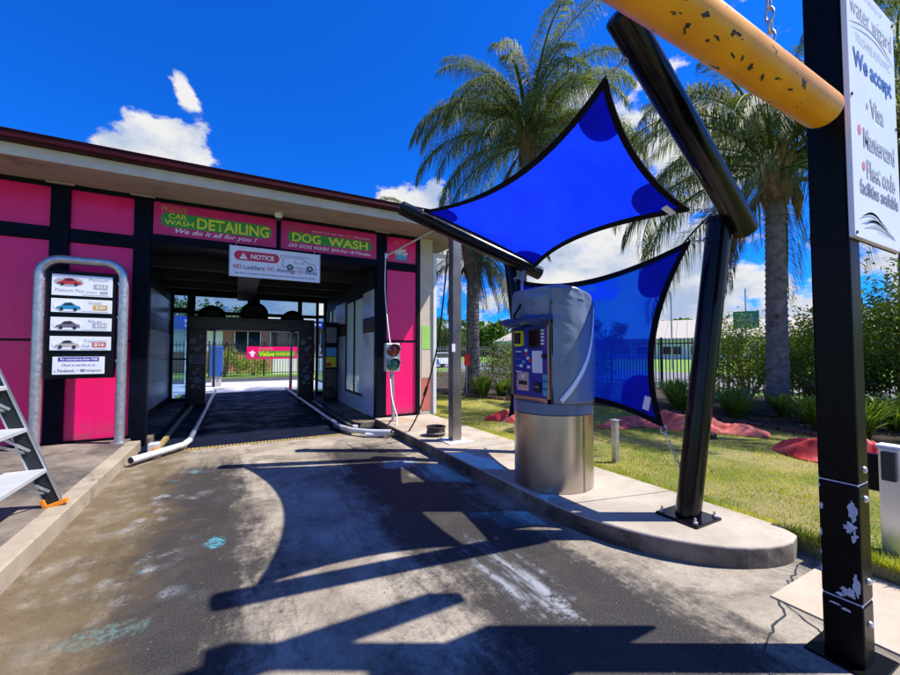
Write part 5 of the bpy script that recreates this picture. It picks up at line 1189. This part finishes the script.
def far_car(c_, an, m_, label):
    t_ = thing('parked_car', c_, label, 'car', 'cars parked in front of the warehouse'); R_ = Matrix.Rotation(an, 3, 'Z'); c_ = Vector(c_)
    side = [(-2.1, .35), (-2.15, .8), (-1.7, .95), (-1.2, 1.42), (.5, 1.45), (1.1, .95), (2.0, .85), (2.15, .4)]
    def pr_(pts, y0, y1, nm, mm):
        n_ = len(pts); vs = [c_+R_ @ Vector((a, y_, b_)) for y_ in (y0, y1) for a, b_ in pts]; mb = MB(); mb._add(vs, [tuple(range(n_)), tuple(range(2*n_-1, n_-1, -1))]+[(i, i+n_, (i+1) % n_+n_, (i+1) % n_) for i in range(n_)]); mb.build(nm, mm, t_, smooth=False)
    pr_(side, -.85, .85, 'body', m_); gl = [(-1.5, .97), (-1.12, 1.36), (.45, 1.38), (.95, .97)]; pr_(gl, -.87, -.851, 'side_window', M_chrome); pr_(gl, .851, .87, 'side_window', M_chrome)
    for a in (-1.35, 1.35):
        for y_ in (-.86, .66): mb = MB(); mb.tube([c_+R_ @ Vector((a, y_, .33)), c_+R_ @ Vector((a, y_+.2, .33))], .33, 16); mb.build('wheel', M_rubber, t_)
for (s_, m_, lb) in ((4, M_cargrey, 'dark grey car parked left in front of the warehouse'), (9.5, M_carwhite, 'white car parked between two cars in front of the warehouse'), (15, M_carblue, 'blue car parked right in front of the warehouse'), (22, M_cargrey, 'dark grey car parked below the green sign')):
    c_ = wo_+wd_*s_+wn_*6; far_car((c_.x, c_.y, .0), math.atan2(wd_.y, wd_.x)+1.2, m_, lb)
far_car((13.5, 31, 0), .3, M_carblue, 'blue car parked beyond the grey fence left of the square post'); far_car((17.2, 34, 0), .3, M_carwhite, 'white car parked beyond the grey fence')
t_ = thing('light_pole', (45, 37, 0), 'slim grey street light beside the upright sail', 'street light')
MB().tube([(33.6, 20.9, 0), (33.6, 20.9, 6.6), (33.4, 21.0, 6.9), (32.9, 21.3, 7.0)], .07, 8).build('pole', M_galv, t_); MB().beam((33.0, 21.25, 6.98), (32.5, 21.5, 7.0), .25, .1).build('lamp_head', M_galv, t_, smooth=False)
t_ = thing('green_sign', (40, 19, 0), 'green square sign on a pole beyond the road', 'sign')
gx, gy = 43.0, 19.4
MB().tube([(gx, gy, 0), (gx, gy, 7.6)], .07, 8).build('pole', M_galv, t_)
u_ = Vector((.44, -.9, 0)).normalized(); n_ = Vector((-.9, -.44, 0)).normalized(); p = Plane(Vector((gx, gy, 3.4))-u_*1.4+n_*.15, u_, (0, 0, 1), n_)
M_signg = mat('green_sign_face', (.01, .17, .12), .5, var=.1); p.rect('face', .4, .4, 2.4, 2.0, M_signg, t_, -.08, .0); p.disc('white_ring', 1.4, 1.2, .62, .62, M_bubble, t_, 0, .01); p.disc('ring_core', 1.4, 1.2, .46, .46, M_signg, t_, .01, .02); p.rect('word_strip', .9, 1.05, 1.9, 1.25, M_bubble, t_, .02, .03)
# low hill line of far trees
def far_wood():
    V_, F_ = [], []; rs = np.random.RandomState(5); n = 26000
    t0 = rs.rand(n); x = -150+t0*420; y = 230-t0*230+rs.uniform(-12, 12, n); y = np.where(rs.rand(n) < .3, y+40, y)
    hmax = 6+4*np.sin(t0*40)+2.5*np.sin(t0*133); z = rs.rand(n)*hmax; c_ = np.stack([x, y, z], 1)
    a = rs.normal(size=(n, 3)); a /= np.linalg.norm(a, axis=1)[:, None]; b_ = np.cross(a, rs.normal(size=(n, 3))); b_ /= np.linalg.norm(b_, axis=1)[:, None]; s_ = rs.uniform(.8, 2.0, n)[:, None]
    V_ = np.stack([c_-a*s_, c_+b_*s_, c_+a*s_, c_-b_*s_], 1).reshape(-1, 3); return V_, np.arange(4*n).reshape(-1, 4)
V, F = far_wood(); o = npmesh('far_trees', V, F, M_treeleaf); tag(o, 'low green tree line along the horizon', 'trees', kind='stuff')

# ------------------------------------------------------------------ plants
def leaves(centers, size, seed, aspect=.36, up=0.0):
    rs = np.random.RandomState(seed); n = len(centers); d = rs.normal(size=(n, 3)); d[:, 2] += up; d /= np.linalg.norm(d, axis=1)[:, None]
    s_ = np.cross(d, rs.normal(size=(n, 3))); s_ /= np.linalg.norm(s_, axis=1)[:, None]; L = size*rs.uniform(.6, 1.3, n)[:, None]; nn_ = np.cross(d, s_)
    a, b_, c_, e_ = centers, centers+d*L*.5+s_*L*aspect*.5+nn_*L*.06, centers+d*L-nn_*L*.05, centers+d*L*.5-s_*L*aspect*.5+nn_*L*.06
    return np.stack([a, b_, c_, e_], 1).reshape(-1, 3), np.arange(4*n).reshape(-1, 4)
def shrub(c_, rx, ry, h, n, size, m_, label, seed, twigs=16, group='shrubs growing along the fence', base=.15):
    t_ = thing('shrub', c_, label, 'shrub', group); rs = np.random.RandomState(seed); r_ = random.Random(seed); c_ = Vector(c_)
    # branch tips scattered through the volume, leaves gathered round them
    mb = MB(); tips = []
    for i in range(twigs):
        a = r_.uniform(0, 6.28); q = r_.random()**.5; e = c_+Vector((math.cos(a)*rx*q, math.sin(a)*ry*q, h*(1-.45*q*q)*r_.uniform(.45, 1.0)))
        m1_ = c_.lerp(e, .5)+Vector((r_.uniform(-.1, .1), r_.uniform(-.1, .1), h*.1)); mb.tube([c_+Vector((r_.uniform(-.1, .1), r_.uniform(-.1, .1), -.05)), m1_, e], [.028, .016, .006], 5)
        for k in range(5):
            a2 = r_.uniform(0, 6.28); e2 = e+Vector((math.cos(a2)*rx*.33, math.sin(a2)*ry*.33, h*r_.uniform(-.18, .14))); mb.tube([m1_.lerp(e, .5), e2], [.009, .004], 4); tips.append(e2)
        tips.append(e)
    mb.build('stems', M_twig, t_)
    T = np.array(tips); k = rs.randint(0, len(T), n); C_ = T[k]+rs.normal(size=(n, 3))*np.array([rx*.16, ry*.16, h*.085])
    C_[:, 2] = np.maximum(C_[:, 2], c_.z+base*h*rs.rand(n)); V_, F_ = leaves(C_, size, seed); npmesh('leaves', V_, F_, m_, t_); return t_
shrub((13.2, 2.3, LZ), 1.5, 1.3, 2.9, 11000, .13, M_hedge, 'tall sunlit shrub behind the near black post', 11, 22)
shrub((13.0, -.2, LZ), 1.5, 1.5, 3.3, 11000, .13, M_hedge, 'tallest yellow green shrub at the right edge of the picture', 12, 24)
shrub((10.6, -.2, LZ), .9, 1.1, 1.5, 3500, .10, M_hedge2, 'low dark shrub at the foot of the tallest shrub', 13, 16)
shrub((12.9, 4.3, LZ), 1.2, 1.2, 2.4, 10000, .11, M_hedge, 'sunlit shrub behind the right palm trunk', 14, 20)
shrub((13.2, 6.0, LZ), 1.0, 1.0, 2.4, 6000, .10, M_hedge, 'loose open shrub against the fence left of the palm', 15, 18)
shrub((11.6, 3.3, LZ), .8, .8, 1.4, 3000, .09, M_hedge2, 'dark shrub between palm and near black post', 16, 14)
shrub((11.6, 1.5, LZ), .9, .9, 1.7, 3200, .10, M_hedge2, 'dark green shrub just right of the near black post', 17, 14)
shrub((13.2, -2.6, LZ), 1.3, 1.3, 3.0, 4200, .13, M_hedge, 'shrub at the far end of the hedge', 18, 16)
shrub((9.6, 12.4, LZ), 1.3, 1.1, 1.9, 4200, .10, M_hedge2, 'wide twiggy shrub left behind the kiosk', 19, 24)
shrub((9.2, 10.2, LZ), 1.1, 1.0, 1.6, 3800, .09, M_hedge2, 'twiggy grey green shrub beside the kiosk', 20, 30)
shrub((11.6, 10.6, LZ), 1.1, 1.0, 1.7, 3200, .11, M_hedge2, 'dark shrub seen through the blue sail', 21, 16)
shrub((6.3, 14.0, LZ), .7, .7, 1.1, 2200, .09, M_hedge2, 'small round shrub left of the first palm trunk', 22, 12)
shrub((12.4, 14.6, LZ), 1.2, 1.0, 2.3, 3600, .11, M_hedge, 'yellow flowering shrub against the fence behind the kiosk', 23, 16)
shrub((-.6, 27.0, .02), .8, .6, 1.7, 1600, .16, M_hedge, 'green bush at the fence behind the bay', 24, 10, 'bushes behind the far fence'); shrub((1.0, 28.0, .02), .9, .6, 1.6, 1500, .16, M_hedge, 'bush in front of the salmon building', 25, 10, 'bushes behind the far fence')
def strappy(c_, n, h, label, seed, spread=.5, m_=None):
    t_ = thing('strap_leaf_plant', c_, label, 'plant', 'strap leaved clumps in the garden bed'); rs = np.random.RandomState(seed); c0 = np.array(c_)
    a = rs.uniform(0, 6.283, n); r0 = rs.rand(n)*.10; hh = h*rs.uniform(.55, 1.15, n); out = spread*rs.uniform(.25, 1.15, n); ww = .008+.006*rs.rand(n)
    dr_ = np.stack([np.cos(a), np.sin(a), 0*a], 1); sd_ = np.stack([-np.sin(a), np.cos(a), 0*a], 1); V_ = []
    for q, wq in ((0, .7), (.35, 1), (.7, .85), (1.0, .05)):
        p_ = c0+dr_*(r0+out*q**1.3)[:, None]; p_[:, 2] += hh*(1.6*q-.75*q*q)*1.1
        V_ += [p_-sd_*(ww*wq)[:, None], p_+sd_*(ww*wq)[:, None]]
    V_ = np.stack(V_, 1).reshape(-1, 3); b_ = (np.arange(n)*8)[:, None]; F_ = np.concatenate([b_+np.array([2*k, 2*k+1, 2*k+3, 2*k+2]) for k in range(3)])
    npmesh('leaves', V_, F_, m_ or M_strap, t_); return t_
cl = []
r_ = random.Random(31)
spots = [(9.2+.6*((i*7) % 3), 3.1+i*.42) for i in range(9)]+[(8.9, 2.3), (9.4, 1.7), (8.9, 1.2), (9.6, .6), (8.9, .2), (9.5, -.6), (10.3, 2.4), (8.9, -1.3), (9.9, 1.3)]
words = ['palm', 'sail edge', 'near black post', 'brick edging', 'fence']
for i, (a, b_) in enumerate(spots):
    o = strappy((a+r_.uniform(-.12, .12), b_+r_.uniform(-.12, .12), LZ+.02), 190, r_.uniform(.5, .75), '', 200+i, .55)
    o['label'] = ('green strap leaved clump in the bed left of the near black post' if b_ > 2.6 else 'green strap leaved clump in the bed right of the near black post')
    o['group'] = 'strap clumps left of the near post' if b_ > 2.6 else 'strap clumps right of the near post'
for i, (a, b_) in enumerate([(7.2, 9.9), (7.7, 9.2), (8.3, 9.4), (8.9, 8.4), (7.0, 10.8), (8.3, 8.3), (9.6, 8.0), (9.5, 7.0), (7.9, 10.3), (6.7, 11.9), (8.6, 9.9), (7.4, 11.4), (6.75, 10.2)]):
    o = strappy((a, b_, LZ+.02), 170, r_.uniform(.45, .7), 'dark green strap leaved clump in the bed behind the kiosk', 230+i, .5); o['group'] = 'strap clumps behind the kiosk'

# ------------------------------------------------------------------ palms
def frond_mesh(name, L, el0, el1, seed, m_, nst=66, wl=.72, dens=2):
    """feathery leaf: midrib leaves the crown at el0 and curls over to el1; drooping leaflets"""
    rs = np.random.RandomState(seed); pts = []; p_ = np.zeros(3); n0 = 40; bend = rs.uniform(-.25, .25)
    for k in range(n0+1):
        q = k/n0; el = RAD(el0+(el1-el0)*q**1.15); az = bend*q*q; pts.append(p_.copy()); p_ = p_+np.array([math.cos(el)*math.cos(az), math.cos(el)*math.sin(az), math.sin(el)])*L/n0
    pts = np.array(pts); V_, F_, MI = [], [], []
    for k in range(n0):   # midrib
        a, b_ = pts[k], pts[k+1]; d_ = b_-a; d_ /= np.linalg.norm(d_); s_ = np.array([-d_[1], d_[0], 0]); s_ /= max(1e-6, np.linalg.norm(s_)); u_ = np.cross(s_, d_); w0 = .030*(1-k/n0)**.8+.004; o_ = len(V_)
        w1 = .030*(1-(k+1)/n0)**.8+.004
        V_ += [a-s_*w0, a+s_*w0, a-u_*w0*1.2, b_-s_*w1, b_+s_*w1, b_-u_*w1*1.2]; F_ += [(o_, o_+1, o_+4, o_+3), (o_+1, o_+2, o_+5, o_+4), (o_+2, o_, o_+3, o_+5)]; MI += [1, 1, 1]
    for i in range(nst*dens):
        q = .13+.87*(i+rs.rand())/(nst*dens); f_ = q*n0; k = min(int(f_), n0-1); c_ = pts[k]+(pts[k+1]-pts[k])*(f_-k); d_ = pts[k+1]-pts[k]; d_ /= np.linalg.norm(d_)
        s_ = np.array([-d_[1], d_[0], 0]); s_ /= max(1e-6, np.linalg.norm(s_)); u_ = np.cross(s_, d_)*-1
        if u_[2] < 0: u_ = -u_
        for sg in (-1, 1):
            ln = wl*(math.sin(math.pi*(q*.86+.10))**.6)*rs.uniform(.75, 1.15); tilt = rs.uniform(-.15, .75)
            out = s_*sg*rs.uniform(.65, 1.0)+u_*tilt*.6+d_*rs.uniform(.35, .75); out /= np.linalg.norm(out)
            mid = c_+out*ln*.38+np.array([0, 0, -.08*ln]); tip = mid+out*ln*.16+np.array([0, 0, -.62*ln*rs.uniform(.7, 1.1)]); w0 = .0068
            wv = np.cross(out, np.array([0, 0, 1.0])); wv /= max(1e-6, np.linalg.norm(wv)); wv = wv*w0; o_ = len(V_)
            V_ += [c_-wv*.6, c_+wv*.6, mid+wv, mid-wv, tip+wv*.15, tip-wv*.15]; F_ += [(o_, o_+1, o_+2, o_+3), (o_+3, o_+2, o_+4, o_+5)]; MI += [0, 0]
    o = npmesh(name, np.array(V_), np.array(F_), [m_, M_twig if m_ is M_palmdead else M_strap], None, midx=MI); me = o.data; bpy.data.objects.remove(o); return me
FR = [frond_mesh('frond', 3.2, el0, el1, 40+i, M_palmleaf) for i, (el0, el1) in enumerate(((82, -25), (68, -62), (55, -75), (40, -82), (20, -86), (74, -45), (-5, -88)))]
FD = [frond_mesh('dead_frond', 2.3, el0, el1, 60+i, M_palmdead, 46, .36) for i, (el0, el1) in enumerate(((-30, -88), (-50, -90), (-15, -86)))]
def palm(base, lean, H, r0, label, seed, nf=26, scale=1.0, dead=6, boot=True, ring=.13, sway=0.0):
    t_ = thing('palm_tree', base, label, 'palm tree', 'feathery palms along the garden'); r_ = random.Random(seed); b0 = Vector(base); top = b0+Vector((lean[0], lean[1], H))
    pts, rad = [], []; n_ = int(H/ring)*3
    for k in range(n_+1):
        q = k/n_; c_ = b0.lerp(top, q)+Vector((lean[0], lean[1], 0))*(q*q-q)*.5; rr = r0*(1.25-.25*min(1, q*8))*(1-.22*q); rr *= 1+(.075 if k % 3 == 0 else -.015)+r_.uniform(-.012, .012); pts.append(c_); rad.append(rr)
    MB().tube(pts, rad, 22).build('trunk', M_trunk, t_, angle=180)
    if boot:   # swollen leaf bases
        mb = MB()
        for k in range(22):
            a = k*2.4; q = k/22; z_ = -.65+q*.9; st_ = top+Vector((math.cos(a)*r0*.8, math.sin(a)*r0*.8, z_)); e = st_+Vector((math.cos(a)*.22*(.4+q), math.sin(a)*.22*(.4+q), .55)); mb.tube([st_-Vector((0, 0, .25)), st_+Vector((math.cos(a)*.05, math.sin(a)*.05, .1)), e], [.05, .095, .028], 8)
        mb.build('leaf_bases', M_husk, t_)
        mb = MB(); mb.lathe(top+Vector((0, 0, -.75)), [(r0*.8, 0), (r0*1.15, .25), (r0*1.2, .6), (r0*.8, .95), (r0*.3, 1.2)], 16); mb.build('crown_shaft', M_husk, t_)
        mb = MB(); mb.tube([top+Vector((r0, -.1, -.2)), top+Vector((r0+.28, -.16, -.25)), top+Vector((r0+.34, -.2, -.6)), top+Vector((r0+.3, -.2, -1.1))], [.02, .07, .11, .015], 10); mb.build('flower_sheath', M_husk, t_)
        V_, F_ = [], []
        rs = np.random.RandomState(seed)
        for j in range(130):
            s_ = np.array(top)+np.array([math.cos(j*1.7)*r0, math.sin(j*1.7)*r0, rs.uniform(-.3, .3)]); e = s_+np.array([rs.normal(0, .12), rs.normal(0, .12), -rs.uniform(.5, 1.2)]); wv = np.array([.006, .004, 0]); o_ = len(V_); V_ += [s_-wv, s_+wv, e+wv, e-wv]; F_.append((o_, o_+1, o_+2, o_+3))
        npmesh('hanging_fibre', np.array(V_), np.array(F_), M_palmdead, t_)
    for k in range(nf):
        q = (k+.5)/nf; kind = (0, 5, 1, 1, 2, 2, 3, 3, 4, 6)[min(9, int(q*10))]; me = FR[kind]; a = k*2.399+r_.uniform(-.3, .3)+sway; s_ = scale*r_.uniform(.85, 1.12)
        piece('frond', me, t_, top+Vector((math.cos(a)*r0*.5, math.sin(a)*r0*.5, .35-.45*q)), (r_.uniform(-.15, .15), r_.uniform(-.1, .1), a), (s_, s_, s_))
    for k in range(dead):
        a = k*2.1+r_.random(); s_ = scale*r_.uniform(.7, 1.05); piece('dead_frond', FD[k % 3], t_, top+Vector((math.cos(a)*r0*.7, math.sin(a)*r0*.7, -.25)), (0, 0, a), (s_, s_, s_))
    return t_
palm((10.6, 4.2, LZ), (.05, -.05), 5.5, .215, 'palm with grey ringed trunk in the bed left of the near black post', 1, 44, 1.32, 8)
palm((7.6, 9.6, LZ), (.75, .35), 8.3, .20, 'tallest feathery palm behind the upper blue sail', 2, 52, 1.32, 8)
palm((6.9, 11.1, LZ), (.1, .1), 4.7, .24, 'palm with shaggy dark trunk beside the square post', 3, 24, .85, 22)
palm((14.0, 2.9, LZ), (.1, -.1), 6.8, .24, 'palm whose trunk shows just right of the near black post', 4, 26, 1.1, 6)
palm((4.2, 14.2, LZ), (-.2, .2), 5.2, .2, 'palm behind the white door frame', 5, 24, .95, 8)
# leafy tree at the right edge
def tree(c_, H, R, n, label, seed, m_=None, size=.22):
    t_ = thing('leafy_tree', c_, label, 'tree'); r_ = random.Random(seed); rs = np.random.RandomState(seed); c_ = Vector(c_); mb = MB(); mb.tube([c_, c_+Vector((.1, .05, H*.25)), c_+Vector((.05, -.1, H*.5)), c_+Vector((.1, 0, H*.8))], [H*.03, H*.024, H*.017, H*.006], 10); cl_ = []
    for i in range(26):
        a = i*2.4; z_ = H*(.35+.6*r_.random()); rr = R*math.sqrt(max(.05, 1-((z_/H-.65)/.42)**2))*r_.uniform(.6, 1.0); e = c_+Vector((math.cos(a)*rr, math.sin(a)*rr, z_)); mb.tube([c_+Vector((.05, 0, z_*.6)), c_.lerp(e, .55)+Vector((0, 0, z_*.35)), e], [H*.010, H*.006, .01], 6); cl_.append((e, r_.uniform(.16, .3)*R))
        for k in range(3): cl_.append((e+Vector((r_.uniform(-1, 1), r_.uniform(-1, 1), r_.uniform(-.6, .6)))*R*.25, r_.uniform(.1, .2)*R))
    mb.build('trunk', M_bark, t_); k = rs.randint(0, len(cl_), n); C_ = np.array([tuple(cl_[q][0]) for q in k]); S_ = np.array([cl_[q][1] for q in k]); d_ = rs.normal(size=(n, 3)); d_ /= np.linalg.norm(d_, axis=1)[:, None]
    C_ = C_+d_*(S_*rs.rand(n)**.4)[:, None]*np.array([1, 1, .65]); V_, F_ = leaves(C_, size, seed, .5); npmesh('crown', V_, F_, m_ or M_treeleaf, t_); return t_
tree((21.5, .0, 0), 6.5, 2.8, 9000, 'dark green leafy tree beyond the fence at the right edge', 3)
tree((33, 62, 0), 8, 4.5, 5000, 'round tree far beyond the grey road', 4, size=.4); tree((15, 44, 0), 7, 4, 5000, 'leafy tree far behind the square post', 5, size=.35); tree((-3, 48, 0), 7, 4, 3500, 'tree rising behind the salmon building', 6, size=.35)
tree((48, 40, 0), 6, 3.5, 3500, 'round tree seen through the upright sail', 7, size=.35)
